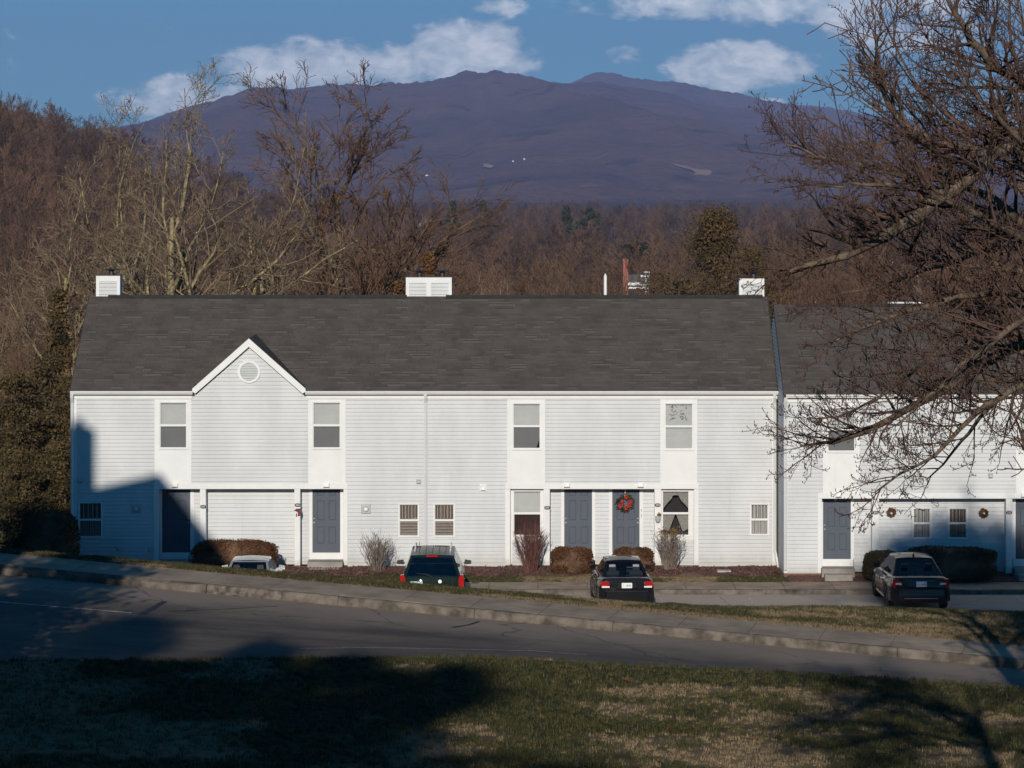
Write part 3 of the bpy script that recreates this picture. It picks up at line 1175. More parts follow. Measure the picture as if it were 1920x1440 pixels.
def vent_hood(parent, px, py, Y, big=True):
    x, z = fx(px, Y), fz(py, Y)
    s = 0.13 if big else 0.08
    mb = MB().bbox(x - s, x + s, Y - 0.04, Y - 0.008, z - s, z + s, 0.015)
    a = [(x - s * .6, Y - 0.04, z + s * .6), (x + s * .6, Y - 0.04, z + s * .6), (x + s * .6, Y - 0.04, z - s * .6), (x - s * .6, Y - 0.04, z - s * .6)]
    b = [(x - s * .5, Y - 0.10, z + s * .3), (x + s * .5, Y - 0.10, z + s * .3), (x + s * .5, Y - 0.12, z - s * .55), (x - s * .5, Y - 0.12, z - s * .55)]
    mb.hull(a, b)
    mb.build('vent_hood', MT['white'] if big else MT['vent'], parent)


def bay_window(parent, px0, px1, gx0, gx1, gy0, gy1, py0, py1, Y, style, label=None):
    """white panelled strip with a sash window in it"""
    x0, x1, z0, z1 = fx(px0, Y), fx(px1, Y), fz(py1, Y), fz(py0, Y)
    a, b, c, d = fx(gx0, Y), fx(gx1, Y), fz(gy1, Y), fz(gy0, Y)
    yo, yi = Y - 0.026, Y + 0.10
    mb = MB()
    mb.box(x0, a - 0.05, yo, yi, z0, z1)
    mb.box(b + 0.05, x1, yo, yi, z0, z1)
    mb.box(a - 0.05, b + 0.05, yo, yi, d + 0.05, z1)
    mb.box(a - 0.05, b + 0.05, yo + 0.008, yi, z0, c - 0.05)
    mb.build('window_surround', MT['white'], parent)
    sash_window(parent, a, b, c, d, Y - 0.018, style, label=label)


def step_block(parent, x0, x1, y0, y1, z0, z1):
    MB().bbox(x0, x1, y0, y1, z0, z1, 0.015).build('step', MT['concrete'], parent)


def town_main():
    T = thing('townhouse', 'long pale grey clapboard townhouse with one front gable and three white chimneys', 'building', (fx(800), 0, 0))
    zb, ze = 0.0, fz(748)
    X0, X1 = -15.12, 7.96
    deep = 8.9
    eY, eZ, rY, rZ = -0.12, 5.78, 4.4, 8.722
    # solid wall core behind the boards, with openings left for windows and recesses
    lint_t, lint_b = fz(906), fz(917)
    w_low = [(147, 192, 941, 1008, 'slats_dark'), (747, 786, 944, 1007, 'slats'), (813, 853, 944, 1007, 'slats'), (1406, 1442, 944, 1004, 'slats_white')]
    holes = [(fx(a), fx(b), fz(d), fz(c)) for a, b, c, d, s in w_low]
    core = MB()
    core.box(X0, X0 + 0.15, 0.05, deep, -0.4, 5.7)
    core.box(X1 - 0.15, X1, 0.05, deep, -0.4, 5.7)
    core.box(X0, X1, deep - 0.15, deep, -0.4, 5.7)
    core.prism([(fx(362), 5.5), (fx(572), 5.5), (fx(468), 7.36)], 0.02, 0.12)
    core.build('wall_core', MT['siding'], T)
    # siding panels of the front
    siding('siding_panel', T, X0 + 0.10, fx(290), zb, ze, 0.0, [holes[0]])
    apex, lowz = 7.52, 5.89
    xc, hw = fx(467.5), 1.80
    def gab(z):
        if z < lowz - 0.15:
            return (fx(359), fx(578))
        k = max(0.0, (apex - 0.12 - z) / (apex - lowz)) * hw
        return (xc - k, xc + k)
    siding('siding_panel', T, fx(359), fx(578), lint_t, 7.4, 0.0, xlim=gab)
    siding('siding_panel', T, fx(648), fx(951), lint_t, ze, 0.0)
    siding('siding_panel', T, fx(652), fx(947), zb, lint_t, 0.0, holes[1:3])
    siding('siding_panel', T, fx(1022), fx(1238), lint_t, ze, 0.0)
    siding('siding_panel', T, fx(1307), X1 - 0.10, lint_t, ze, 0.0)
    siding('siding_panel', T, fx(1310), X1 - 0.10, zb, lint_t, 0.0, [holes[3]])
    # backing so that no daylight passes between boards and openings
    for (a, b, c, d, s), h in zip(w_low, holes):
        sash_window(T, h[0] + 0.03, h[1] - 0.03, h[2] + 0.03, h[3] - 0.03, -0.012, s, 0.03, 0.02)
        MB().box(h[0], h[1], 0.16, 0.18, h[2], h[3]).build('room_back', MT['room'], T)
    # upper windows
    bay_window(T, 290, 359, 300, 350, 755, 840, 748, 906, 0.0, 'shade')
    bay_window(T, 578, 648, 587, 638, 755, 840, 748, 906, 0.0, 'shade')
    bay_window(T, 951, 1022, 962, 1013, 757, 841, 748, 906, 0.0, 'bent', 'sash window with a blind hanging crooked behind the lower pane')
    bay_window(T, 1238, 1307, 1247, 1299, 757, 842, 748, 906, 0.0, 'drawing', 'sash window with a dark drawing behind the upper pane')
    # corner boards, foundation
    for a, b in ((X0 - 0.03, X0 + 0.10), (X1 - 0.10, X1 + 0.03)):
        MB().box(a, b, -0.028, 0.06, zb + 0.003, ze).build('corner_board', MT['white'], T)
    x = X0
    while x < X1 - 0.01:
        MB().box(x + 0.004, min(x + 0.4, X1) - 0.004, 0.012, 0.15, -0.45, zb - 0.002).build('foundation_block', MT['found'], T)
        x += 0.4
    # entries
    rec = 0.40
    def lintel(a, b, Y=0.0):
        MB().bbox(fx(a), fx(b), -0.035, rec + 0.03, lint_b, lint_t, 0.01).build('lintel', MT['white'], T)
    def post(a, b, zlow, dp=rec + 0.02):
        MB().bbox(fx(a), fx(b), -0.034, dp, zlow, lint_b - 0.003, 0.008).build('post', MT['white'], T)
    zg = fz(1060)
    lintel(288, 652)
    for a, b in ((288, 298), (375, 386), (552, 563), (644, 652)):
        post(a, b, zg)
    MB().box(fx(552), fx(563), -0.035, 0.15, zg - 0.06, zg - 0.002).build('post_base', MT['found'], T)
    Yr = rec
    dz0, dz1 = fz(1036, Yr), fz(916, Yr)
    def recess(a, b, hl=()):
        siding('siding_panel', T, fx(a, Yr), fx(b, Yr), fz(1058, Yr), lint_t, Yr, hl)
    def trim(a, b, z0=dz0):
        MB().box(fx(a, Yr), fx(b, Yr), Yr - 0.04, Yr + 0.06, z0, dz1).build('door_trim', MT['white'], T)
    def kick(a, b):
        MB().bbox(fx(a, Yr), fx(b, Yr), Yr - 0.05, Yr + 0.06, fz(1050, Yr), dz0, 0.008).build('threshold_board', MT['white'], T)
    recess(364, 376); recess(385, 553); recess(562, 580)
    trim(298, 304); trim(357, 364); trim(580, 586); trim(638, 645)
    entry_door(T, fx(304, Yr), fx(357, Yr), dz0, dz1, Yr, False)
    entry_door(T, fx(586, Yr), fx(638, Yr), dz0, dz1, Yr, True)
    kick(298, 364); kick(580, 645)
    step_block(T, fx(578), fx(644), -0.45, rec - 0.06, -0.12, fz(1051))
    step_block(T, fx(582), fx(638), -0.85, -0.452, -0.2, fz(1051) - 0.17)
    step_block(T, fx(299), fx(364), -0.45, rec - 0.06, -0.12, fz(1051))
    lintel(947, 1310)
    for a, b in ((947, 957), (1019, 1031), (1227, 1240), (1301, 1310)):
        post(a, b, zg)
    recess(1031, 1052); recess(1116, 1142); recess(1206, 1228)
    for a, b in ((1052, 1058), (1110, 1116), (1142, 1148), (1199, 1206)):
        trim(a, b, fz(1050, Yr))
    entry_door(T, fx(1058, Yr), fx(1110, Yr), dz0, dz1, Yr, True)
    entry_door(T, fx(1148, Yr), fx(1199, Yr), dz0, dz1, Yr, False)
    for a, b in ((1058, 1110), (1148, 1199)):
        kick(a, b)
        step_block(T, fx(a - 4), fx(b + 4), -0.45, rec - 0.06, -0.12, fz(1051))
    for a, b, g0, g1, st, lab in ((957, 1019, 963, 1014, 'curtain', 'ground floor sash window with a dark red curtain in its lower half'),
                                  (1240, 1301, 1242, 1292, 'lace', 'ground floor sash window with scalloped lace curtains')):
        yw = 0.16
        x0, x1 = fx(a, yw), fx(b, yw)
        p, q, c, d = fx(g0, yw), fx(g1, yw), fz(1004, yw), fz(921, yw)
        mb = MB()
        mb.box(x0, p - 0.04, yw - 0.02, yw + 0.1, fz(1058, yw), lint_t)
        mb.box(q + 0.04, x1, yw - 0.02, yw + 0.1, fz(1012, yw), lint_t)
        mb.box(p - 0.04, q + 0.04, yw - 0.02, yw + 0.1, d + 0.04, lint_t)
        mb.box(p - 0.04, q + 0.04, yw - 0.015, yw + 0.1, fz(1012, yw), c - 0.04)
        mb.build('window_surround', MT['white'], T)
        siding('siding_panel', T, p - 0.04, x1, fz(1060, yw), fz(1012, yw), yw)
        sash_window(T, p, q, c, d, yw - 0.01, st, 0.04, label=lab)
    # small fittings
    for px in (328, 612, 1063, 1201):
        wall_light(T, px, 909.5, -0.035)
    for px, py, n in ((381, 950, '257'), (558, 947, '256'), (1026, 952, '255'), (1233, 947, '254')):
        plaque(T, px, py, n, -0.036)
    vent_round(T, 256, 953, 0.0)
    vent_round(T, 686, 954, 0.0)
    vent_hood(T, 906, 914, 0.0)
    vent_hood(T, 785, 903, 0.0, False)
    for px, py in ((150, 901), (222, 1028), (282, 1030)):
        vent_hood(T, px, py, 0.0, False)
    MB().box(fx(1201.5, Yr), fx(1203.5, Yr), Yr - 0.06, Yr - 0.04, fz(969, Yr), fz(964, Yr)).build('door_bell', MT['vent'], T)
    MB().box(fx(1201.5, Yr), fx(1203.5, Yr), Yr - 0.06, Yr - 0.04, fz(958, Yr), fz(954, Yr)).build('door_bell', MT['vent'], T)
    # roof
    rx0, rx1 = -15.22, 8.02
    r = MB()
    # deck slabs of both slopes
    def slope(y0, z0, y1, z1, th=0.14):
        a = [(rx0, y0, z0 - 0.004), (rx0, y1, z1 - 0.004), (rx0, y1, z1 - th), (rx0, y0, z0 - th)]
        b = [(rx1, p[1], p[2]) for p in a]
        r.hull(a, b)
    # the front slope leaves room for the gable wall that rises through the eave
    sl = (rZ - eZ) / (rY - eY)
    full0, full1 = rx0, rx1
    rx0, rx1 = full0, xc - 1.80
    slope(eY, eZ, rY, rZ)
    rx0, rx1 = xc + 1.80, full1
    slope(eY, eZ, rY, rZ)
    rx0, rx1 = xc - 1.80, xc + 1.80
    slope(0.14, eZ + sl * (0.14 - eY), rY, rZ)
    rx0, rx1 = full0, full1
    slope(2 * rY - eY, eZ, rY, rZ)
    # gable end walls up to the roof
    roof = r.build('roof', MT['ridge'], T)
    g = MB()
    for x in (X0, X1 - 0.15):
        a = [(x, 0.05, 5.69), (x, 2 * rY - 0.05, 5.69), (x, rY, rZ - 0.2)]
        g.hull(a, [(p[0] + 0.15, p[1], p[2]) for p in a])
    g.build('gable_wall', MT['siding'], T)
    for x in (rx0 - 0.025, rx1):
        for ya, za, yb, zb2 in ((eY, eZ, rY, rZ), (2 * rY - eY, eZ, rY, rZ)):
            a = [(x, ya, za - 0.16), (x, ya, za), (x, yb, zb2), (x, yb, zb2 - 0.16)]
            MB().hull(a, [(p[0] + 0.025, p[1], p[2]) for p in a]).build('rake_board', MT['ridge'], T)
    shingles('shingle_courses', roof, rx0, rx1, eY - 0.03, eZ - 0.02 + 0.004, rY, rZ + 0.004, 3, (xc - 1.82, xc + 1.82, 0.36))
    for a, b in ((203, 763), (836, 1430)):
        v = MB()
        pa = [(-0.13, -0.06), (-0.15, -0.02), (-0.03, 0.055), (0.03, 0.055), (0.15, -0.02), (0.13, -0.06)]
        v.hull([(fx(a, rY), rY + y, rZ + z) for y, z in pa], [(fx(b, rY), rY + y, rZ + z) for y, z in pa])
        v.build('ridge_vent', MT['ridge'], roof)
    # front gable roof
    f = -0.15
    gd = MB()
    gw = 1.86
    for s in (-1, 1):
        A, B = (xc + s * gw, f, lowz - 0.02), (xc, f, apex)
        Cc, Dd = (xc, 2.62, apex), (xc + s * gw, 0.08, lowz - 0.02)
        lo = lambda p: (p[0], p[1], p[2] - 0.05)
        gd.hull([A, B, Cc, Dd], [lo(A), lo(B), lo(Cc), lo(Dd)])
    gd.build('gable_roof', MT['shingle'], T)
    # rake boards, proud of the gable
    for s in (-1, 1):
        t = 0.205
        dx, dz = gw, apex - lowz + 0.02
        l = math.hypot(dx, dz)
        up = (apex - 0.012, lowz - 0.032)
        a = [(xc, f - 0.02, up[0]), (xc + s * gw, f - 0.02, up[1]), (xc + s * gw, f - 0.02, up[1] - 0.10), (xc + s * (gw - 0.10), f - 0.02, up[1] - 0.16), (xc, f - 0.02, up[0] - t * l / dx)]
        b = [(p[0], -0.02, p[2]) for p in a]
        MB().hull(a, b).build('rake_board', MT['white'], T)
    # round louvred vent
    c = (fx(467, -0.02), 0, fz(697, -0.02))
    rv = MB().ring(c, None, 0.295, 0.375, -0.06, -0.012, 36).build('gable_vent', MT['white'], T, True, 40)
    MB().tube([(c[0], -0.010, c[2]), (c[0], -0.004, c[2])], 0.30, 28).build('vent_back', MT['vent'], rv)
    n = 10
    for i in range(n):
        z = c[2] - 0.28 + 0.56 * (i + 0.5) / n
        h = math.sqrt(max(0.01, 0.295 ** 2 - (z - c[2]) ** 2))
        lv = MB()
        lv.hull([(c[0] - h, -0.052, z - 0.024), (c[0] - h, -0.046, z - 0.024), (c[0] - h, -0.014, z + 0.022), (c[0] - h, -0.02, z + 0.022)],
                [(c[0] + h, -0.052, z - 0.024), (c[0] + h, -0.046, z - 0.024), (c[0] + h, -0.014, z + 0.022), (c[0] + h, -0.02, z + 0.022)])
        lv.build('louvre', MT['blind'], rv)
    # gutters and downspouts
    gutter(T, 133, 362, 0.0, eZ)
    gutter(T, 573, 1459, 0.0, eZ)
    downspout(T, fx(798), 0.0, eZ - 0.1, 0.2)
    downspout(T, fx(1452), -0.02, eZ - 0.1, 0.55, (0.22, -0.45, 0.0))
    downspout(T, fx(136), -0.02, eZ - 0.1, 0.2)
    # chimneys
    chimney(T, 180, 225, 517, 5.3, 7.4)
    chimney(T, 761, 847, 520, 5.3, 7.4, 2, 2)
    chimney(T, 1386, 1433, 522, 5.3, 7.4)


def town_right():
    YR = -2.5
    def X(px, Y=YR): return fx(px, Y)
    def Z(py, Y=YR): return fz(py, Y)
    T = thing('townhouse', 'pale grey clapboard townhouse standing forward on the right, half hidden by bare branches', 'building', (X(1800), YR, 0))
    X0, X1 = 8.06, 27.0
    zb, ze = Z(1075), Z(753)
    eY, eZ = YR - 0.12, Z(739)
    rY, rZ = 1.72, fz(572, 1.72)
    deep = 2 * rY - YR
    core = MB()
    core.box(X0, X0 + 0.14, YR + 0.05, deep, -0.4, eZ - 0.1)
    core.box(X1 - 0.15, X1, YR + 0.05, deep, -0.4, eZ - 0.1)
    core.box(X0, X1, deep - 0.15, deep, -0.4, eZ - 0.1)
    core.build('wall_core', MT['siding'], T)
    lint_t, lint_b = Z(924), Z(935)
    siding('siding_panel', T, X0 + 0.09, X(1543), lint_t, ze, YR)
    siding('siding_panel', T, X0 + 0.09, X(1533), zb, lint_t, YR)
    siding('siding_panel', T, X(1612), X(1905), lint_t, ze, YR)
    siding('siding_panel', T, X(1974), X1 - 0.1, lint_t, ze, YR)
    siding('siding_panel', T, X(1985), X1 - 0.1, zb, lint_t, YR)
    bay_window(T, 1543, 1612, 1552, 1603, 765, 846, 753, 924, YR, 'shade')
    bay_window(T, 1905, 1974, 1914, 1965, 765, 846, 753, 924, YR, 'shade')
    for a, b in ((X0 - 0.02, X0 + 0.09), (X1 - 0.1, X1 + 0.02)):
        MB().box(a, b, YR - 0.028, YR + 0.06, zb + 0.003, ze).build('corner_board', MT['white'], T)
    x = X0
    while x < X1 - 0.01:
        MB().box(x + 0.004, min(x + 0.4, X1) - 0.004, YR + 0.012, YR + 0.15, -0.45, zb - 0.002).build('foundation_block', MT['found_brown'], T)
        x += 0.4
    rec = 0.40
    Yr = YR + rec
    def lintel(a, b):
        MB().bbox(X(a), X(b), YR - 0.035, Yr + 0.03, lint_b, lint_t, 0.01).build('lintel', MT['white'], T)
    lintel(1533, 1985)
    for a, b in ((1533, 1541), (1635, 1648), (1886, 1898), (1977, 1985)):
        MB().bbox(X(a), X(b), YR - 0.034, Yr + 0.02, Z(1075), lint_b - 0.003, 0.008).build('post', MT['white'], T)
    dz0, dz1 = Z(1048, Yr), Z(929, Yr)
    wins = [(1710, 1747, 951, 1011, 'slats_white'), (1777, 1815, 951, 1011, 'slats_dark')]
    holes = [(X(a, Yr), X(b, Yr), Z(d, Yr), Z(c, Yr)) for a, b, c, d, s in wins]
    siding('siding_panel', T, X(1601, Yr), X(1637, Yr), Z(1072, Yr), lint_t, Yr)
    siding('siding_panel', T, X(1646, Yr), X(1888, Yr), Z(1072, Yr), lint_t, Yr, holes)
    siding('siding_panel', T, X(1960, Yr), X(1978, Yr), Z(1072, Yr), lint_t, Yr)
    for (a, b, c, d, s), h in zip(wins, holes):
        sash_window(T, h[0] + 0.045, h[1] - 0.045, h[2] + 0.045, h[3] - 0.045, Yr - 0.012, s, 0.045, 0.02)
        MB().box(h[0], h[1], Yr + 0.16, Yr + 0.18, h[2], h[3]).build('room_back', MT['room'], T)
    for a, b in ((1541, 1543), (1595, 1601), (1898, 1904), (1954, 1960)):
        MB().box(X(a, Yr), X(b, Yr), Yr - 0.04, Yr + 0.06, dz0, dz1).build('door_trim', MT['white'], T)
    for a, b, k in ((1543, 1595, True), (1904, 1954, False)):
        entry_door(T, X(a, Yr), X(b, Yr), dz0, dz1, Yr, k)
        MB().bbox(X(a - 5, Yr), X(b + 5, Yr), Yr - 0.05, Yr + 0.06, Z(1062, Yr), dz0, 0.008).build('threshold_board', MT['white'], T)
        step_block(T, X(a - 4), X(b + 6), YR - 0.35, Yr - 0.06, -0.2, Z(1064))
        step_block(T, X(a), X(b), YR - 0.7, YR - 0.352, -0.2, Z(1064) - 0.15)
    for px, n in ((1641.5, '253'), (1892, '252')):
        plaque(T, px, 961, n, YR - 0.036)
    wall_light(T, 1572, 928, YR - 0.035)
    wall_light(T, 1920, 928, YR - 0.035)
    vent_hood(T, 1857, 892, YR, False)
    # left end wall, seen past the corner of the other house
    def clip(z):
        yl, yh = YR + 0.04, deep
        if z > eZ - 0.15:
            k = (z - (eZ - 0.15)) / (rZ - eZ)
            yl = YR + 0.04 + k * (rY - YR)
            yh = deep - k * (deep - rY)
        return (yl, yh)
    side_siding('siding_panel', T, X0, clip, YR, deep, zb, rZ - 0.16, -1)
    rx0, rx1 = X0 - 0.03, X1 + 0.06
    r = MB()
    for y0, z0, y1, z1 in ((eY, eZ, rY, rZ), (2 * rY - eY, eZ, rY, rZ)):
        a = [(rx0, y0, z0 - 0.004), (rx0, y1, z1 - 0.004), (rx0, y1, z1 - 0.14), (rx0, y0, z0 - 0.14)]
        r.hull(a, [(rx1, p[1], p[2]) for p in a])
    roof = r.build('roof', MT['ridge'], T)
    g = MB()
    for x in (X0 + 0.01, X1 - 0.15):
        a = [(x, YR + 0.05, eZ - 0.11), (x, deep - 0.05, eZ - 0.11), (x, rY, rZ - 0.2)]
        g.hull(a, [(p[0] + 0.12, p[1], p[2]) for p in a])
    g.build('gable_wall', MT['siding'], T)
    shingles('shingle_courses', roof, rx0, rx1, eY - 0.03, eZ - 0.02 + 0.004, rY, rZ + 0.004, 9)
    v = MB()
    pa = [(-0.13, -0.06), (-0.15, -0.02), (-0.03, 0.055), (0.03, 0.055), (0.15, -0.02), (0.13, -0.06)]
    v.hull([(X0 + 0.7, rY + y, rZ + z) for y, z in pa], [(X1 - 1, rY + y, rZ + z) for y, z in pa])
    v.build('ridge_vent', MT['ridge'], roof)
    gutter(T, 1473, 2180, YR, eZ)
    downspout(T, X0 + 0.03, YR - 0.02, eZ - 0.1, 0.2)
    chimney(T, 1665, 1733, 566, 3.0, 7.2, 2, 2)


town_main()
town_right()

# ------------------------------------------------------------------ vegetation
MT['bark'] = mat('brown_bark', (0.12, 0.078, 0.050), 0.95, 0.4, 6, 0.5, 30)
MT['twig'] = mat('brown_twigs', (0.125, 0.068, 0.038), 0.95, 0.35, 3)
MT['bark_pale'] = mat('pale_lichen_bark', (0.20, 0.155, 0.10), 0.95, 0.55, 5, 0.6, 30, col2=(0.36, 0.29, 0.15))
MT['twig_pale'] = mat('pale_twigs', (0.20, 0.145, 0.09), 0.95, 0.4, 3)
MT['bark_pear'] = mat('grey_brown_bark', (0.115, 0.085, 0.060), 0.95, 0.5, 9, 0.6, 40)
MT['twig_pear'] = mat('red_brown_twigs', (0.085, 0.048, 0.036), 0.9, 0.4, 8)
MT['twig_wood'] = mat('woodland_twigs', (0.135, 0.078, 0.046), 0.95, 0.55, 0.2)
MT['twig_wood_b'] = mat('dark_woodland_twigs', (0.070, 0.044, 0.029), 0.95, 0.45, 0.2)
MT['twig_wood_c'] = mat('red_woodland_twigs', (0.145, 0.082, 0.050), 0.95, 0.4, 0.12)
MT['twig_red'] = mat('reddish_shrub_twigs', (0.15, 0.065, 0.05), 0.95, 0.3, 8)
MT['twig_grey'] = mat('grey_shrub_twigs', (0.20, 0.155, 0.125), 0.95, 0.3, 8)
MT['leaf_brown'] = mat('bronze_hedge_leaves', (0.085, 0.034, 0.010), 0.8, 0.5, 7, col2=(0.135, 0.055, 0.016))
MT['leaf_green'] = mat('dark_hedge_leaves', (0.042, 0.038, 0.012), 0.7, 0.5, 7)
MT['leaf_olive'] = mat('olive_juniper', (0.060, 0.050, 0.016), 0.8, 0.6, 2.2, col2=(0.115, 0.078, 0.028))
MT['leaf_cedar'] = mat('rusty_cedar', (0.055, 0.047, 0.017), 0.85, 0.5, 1.3, col2=(0.135, 0.075, 0.025))
MT['leaf_pine'] = mat('dark_pine', (0.028, 0.034, 0.014), 0.85, 0.5, 1.2)
MT['leaf_rust'] = mat('rust_orange_foliage', (0.115, 0.055, 0.014), 0.85, 0.5, 2.0)
MT['leaf_yellow'] = mat('yellow_green_tips', (0.20, 0.12, 0.03), 0.8, 0.4, 9)


def tubes(polys):
    """many tapered tubes at once: list of (points, radii, sides) -> verts, quads"""
    groups = {}
    for pts, rad, k in polys:
        groups.setdefault((len(pts), k), []).append((pts, rad))
    V, Fc, base = [], [], 0
    for (n, k), lst in groups.items():
        P = np.array([[tuple(p) for p in a] for a, b in lst], float)
        Rr = np.array([b for a, b in lst], float)
        T = np.empty_like(P)
        T[:, 1:-1] = P[:, 2:] - P[:, :-2]
        T[:, 0] = P[:, 1] - P[:, 0]
        T[:, -1] = P[:, -1] - P[:, -2]
        T /= np.linalg.norm(T, axis=-1, keepdims=True) + 1e-9
        ref = np.where(np.abs(T[..., 2:3]) < 0.9, np.array([0, 0, 1.0]), np.array([1.0, 0, 0]))
        A = np.cross(T, ref)
        A /= np.linalg.norm(A, axis=-1, keepdims=True) + 1e-9
        B = np.cross(T, A)
        an = 2 * np.pi * np.arange(k) / k
        ring = P[:, :, None, :] + Rr[:, :, None, None] * (A[:, :, None, :] * np.cos(an)[None, None, :, None] + B[:, :, None, :] * np.sin(an)[None, None, :, None])
        nb = len(lst)
        V.append(ring.reshape(-1, 3))
        idx = base + np.arange(nb * n * k).reshape(nb, n, k)
        a, b = idx[:, :-1, :], idx[:, 1:, :]
        Fc.append(np.stack([a, np.roll(a, -1, 2), np.roll(b, -1, 2), b], -1).reshape(-1, 4))
        base += nb * n * k
    return np.concatenate(V), np.concatenate(Fc)


UP = Vector((0, 0, 1))


def grow(rng, out, p, d, L, r, lev, cfg):
    n = cfg['seg'][lev]
    pts, rad = [p.copy()], [r]
    d = d.normalized()
    dirs = [d]
    end = cfg['taper'][lev]
    for i in range(n):
        w = cfg['wob'][lev]
        d = (d + Vector((rng.gauss(0, w), rng.gauss(0, w), rng.gauss(0, w))) + UP * cfg['up'][lev]).normalized()
        p = p + d * (L / n)
        pts.append(p.copy())
        rad.append(max(cfg['rmin'], r * (1 - (1 - end) * (i + 1) / n)))
        dirs.append(d)
    out.append((lev, pts, rad))
    if lev + 1 >= len(cfg['seg']):
        return
    kids = cfg['kids'][lev]
    kids = max(1, int(kids * rng.uniform(0.75, 1.25) + 0.5))
    t0 = cfg['t0'][lev]
    for j in range(kids):
        t = t0 + (1 - t0) * (j + rng.random()) / kids
        f = t * n
        i = min(int(f), n - 1)
        q = pts[i].lerp(pts[i + 1], f - i)
        dl = dirs[min(i + 1, n)]
        ax = dl.cross(Vector((rng.gauss(0, 1), rng.gauss(0, 1), rng.gauss(0, 1)))).normalized()
        ang = R(rng.uniform(*cfg['ang'][lev]))
        nd = Matrix.Rotation(ang, 3, ax) @ dl
        if cfg.get('flat') and lev <= 1 and rng.random() < 0.5:
            nd.z *= 0.7
        ll = L * cfg['ratio'][lev] * (1 - 0.45 * t) * rng.uniform(0.7, 1.25)
        rr = max(cfg['rmin'], (rad[i] * (1 - (f - i)) + rad[i + 1] * (f - i)) * cfg['rr'][lev])
        grow(rng, out, q, nd, ll, rr, lev + 1, cfg)


CFG_TREE = dict(seg=[7, 6, 4, 3, 2], kids=[9, 8, 6, 5], t0=[0.22, 0.25, 0.2, 0.15], ang=[(24, 55), (25, 55), (25, 60), (25, 60)],
                ratio=[0.62, 0.55, 0.52, 0.55], rr=[0.55, 0.55, 0.6, 0.65], wob=[0.07, 0.11, 0.14, 0.16, 0.16], up=[0.03, 0.07, 0.05, 0.05, 0.05],
                taper=[0.25, 0.3, 0.35, 0.5, 0.6], rmin=0.007)


def tree_parts(seed, height, cfg, trunk_r=None, lean=(0, 0), split=2):
    rng = random.Random(seed)
    out = []
    L = height * 0.74
    grow(rng, out, Vector((0, 0, -0.3)), Vector((lean[0], lean[1], 1)), L, trunk_r or height * 0.017, 0, cfg)
    sides = {0: 8, 1: 6, 2: 4, 3: 3, 4: 3, 5: 3}
    a = [(p, r, sides[l]) for l, p, r in out if l < split]
    b = [(p, r, sides[l]) for l, p, r in out if l >= split]
    return tubes(a), tubes(b)


def mesh_of(name, vf, m):
    me = np_mesh(name, *vf)
    me.materials.append(m)
    me.polygons.foreach_set('use_smooth', [True] * len(me.polygons))
    return me


TREES = {}


def tree_kind(key, seed, height, cfg, bark, twig, lean=(0, 0), thick=0.017):
    a, b = tree_parts(seed, height, cfg, trunk_r=height * thick, lean=lean)
    TREES[key] = (mesh_of('trunk', a, MT[bark]), mesh_of('crown', b, MT[twig]), height)


def plant_tree(key, x, y, scale, rz, label, group=None, name='bare_tree', z=None, cat='tree'):
    a, b, h = TREES[key]
    zz = float(terrain(x, y)) if z is None else z
    t = thing(name, label, cat, (x, y, zz), group)
    t.rotation_euler = (0, 0, rz)
    t.scale = (scale, scale, scale)
    for nm, me in (('trunk', a), ('crown', b)):
        o = bpy.data.objects.new(nm, me)
        COL.objects.link(o)
        o.parent = t
    return t


def cfg(**kw):
    c = dict(CFG_TREE)
    c.update(kw)
    return c


tree_kind('pale_a', 1, 17, cfg(wob=[0.08, 0.15, 0.18, 0.2, 0.2], kids=[8, 9, 7, 4], t0=[0.12, 0.25, 0.2, 0.15], ang=[(18, 42), (22, 50), (25, 60), (25, 60)], ratio=[0.85, 0.5, 0.5, 0.5], rmin=0.012), 'bark_pale', 'twig_pale', thick=0.023)
tree_kind('pale_b', 2, 16, cfg(kids=[6, 9, 7, 4], t0=[0.2, 0.25, 0.2, 0.15], ang=[(20, 50), (22, 55), (25, 60), (25, 60)], ratio=[0.8, 0.5, 0.5, 0.5], wob=[0.10, 0.17, 0.2, 0.2, 0.2], rmin=0.011), 'bark_pale', 'twig_pale', (0.12, 0), thick=0.022)
tree_kind('pale_c', 5, 14, cfg(kids=[6, 8, 6, 4], ang=[(25, 60), (25, 60), (25, 60), (25, 60)], wob=[0.14, 0.16, 0.16, 0.16, 0.16], rmin=0.011), 'bark_pale', 'twig_pale', (-0.25, 0), thick=0.022)
tree_kind('dense', 7, 17, cfg(kids=[11, 9, 7, 6], t0=[0.16, 0.2, 0.15, 0.1], ang=[(25, 60), (25, 50), (22, 50), (20, 50)], ratio=[0.70, 0.56, 0.54, 0.55], rmin=0.0125), 'bark', 'twig', thick=0.024)
tree_kind('brown_a', 11, 13, cfg(kids=[8, 7, 6, 5], rmin=0.009), 'bark', 'twig')
tree_kind('brown_b', 12, 12, cfg(kids=[9, 7, 5, 5], ang=[(18, 40), (22, 45), (25, 55), (25, 55)], rmin=0.009), 'bark', 'twig', (0.08, 0))
tree_kind('brown_c', 13, 12, cfg(kids=[7, 7, 6, 4], t0=[0.35, 0.25, 0.2, 0.1], rmin=0.009), 'bark', 'twig', (-0.08, 0))
tree_kind('slim', 14, 11, cfg(kids=[7, 5, 5, 3], t0=[0.4, 0.25, 0.2, 0.1], ratio=[0.4, 0.5, 0.5, 0.5], rmin=0.010), 'bark_pale', 'twig_pale')

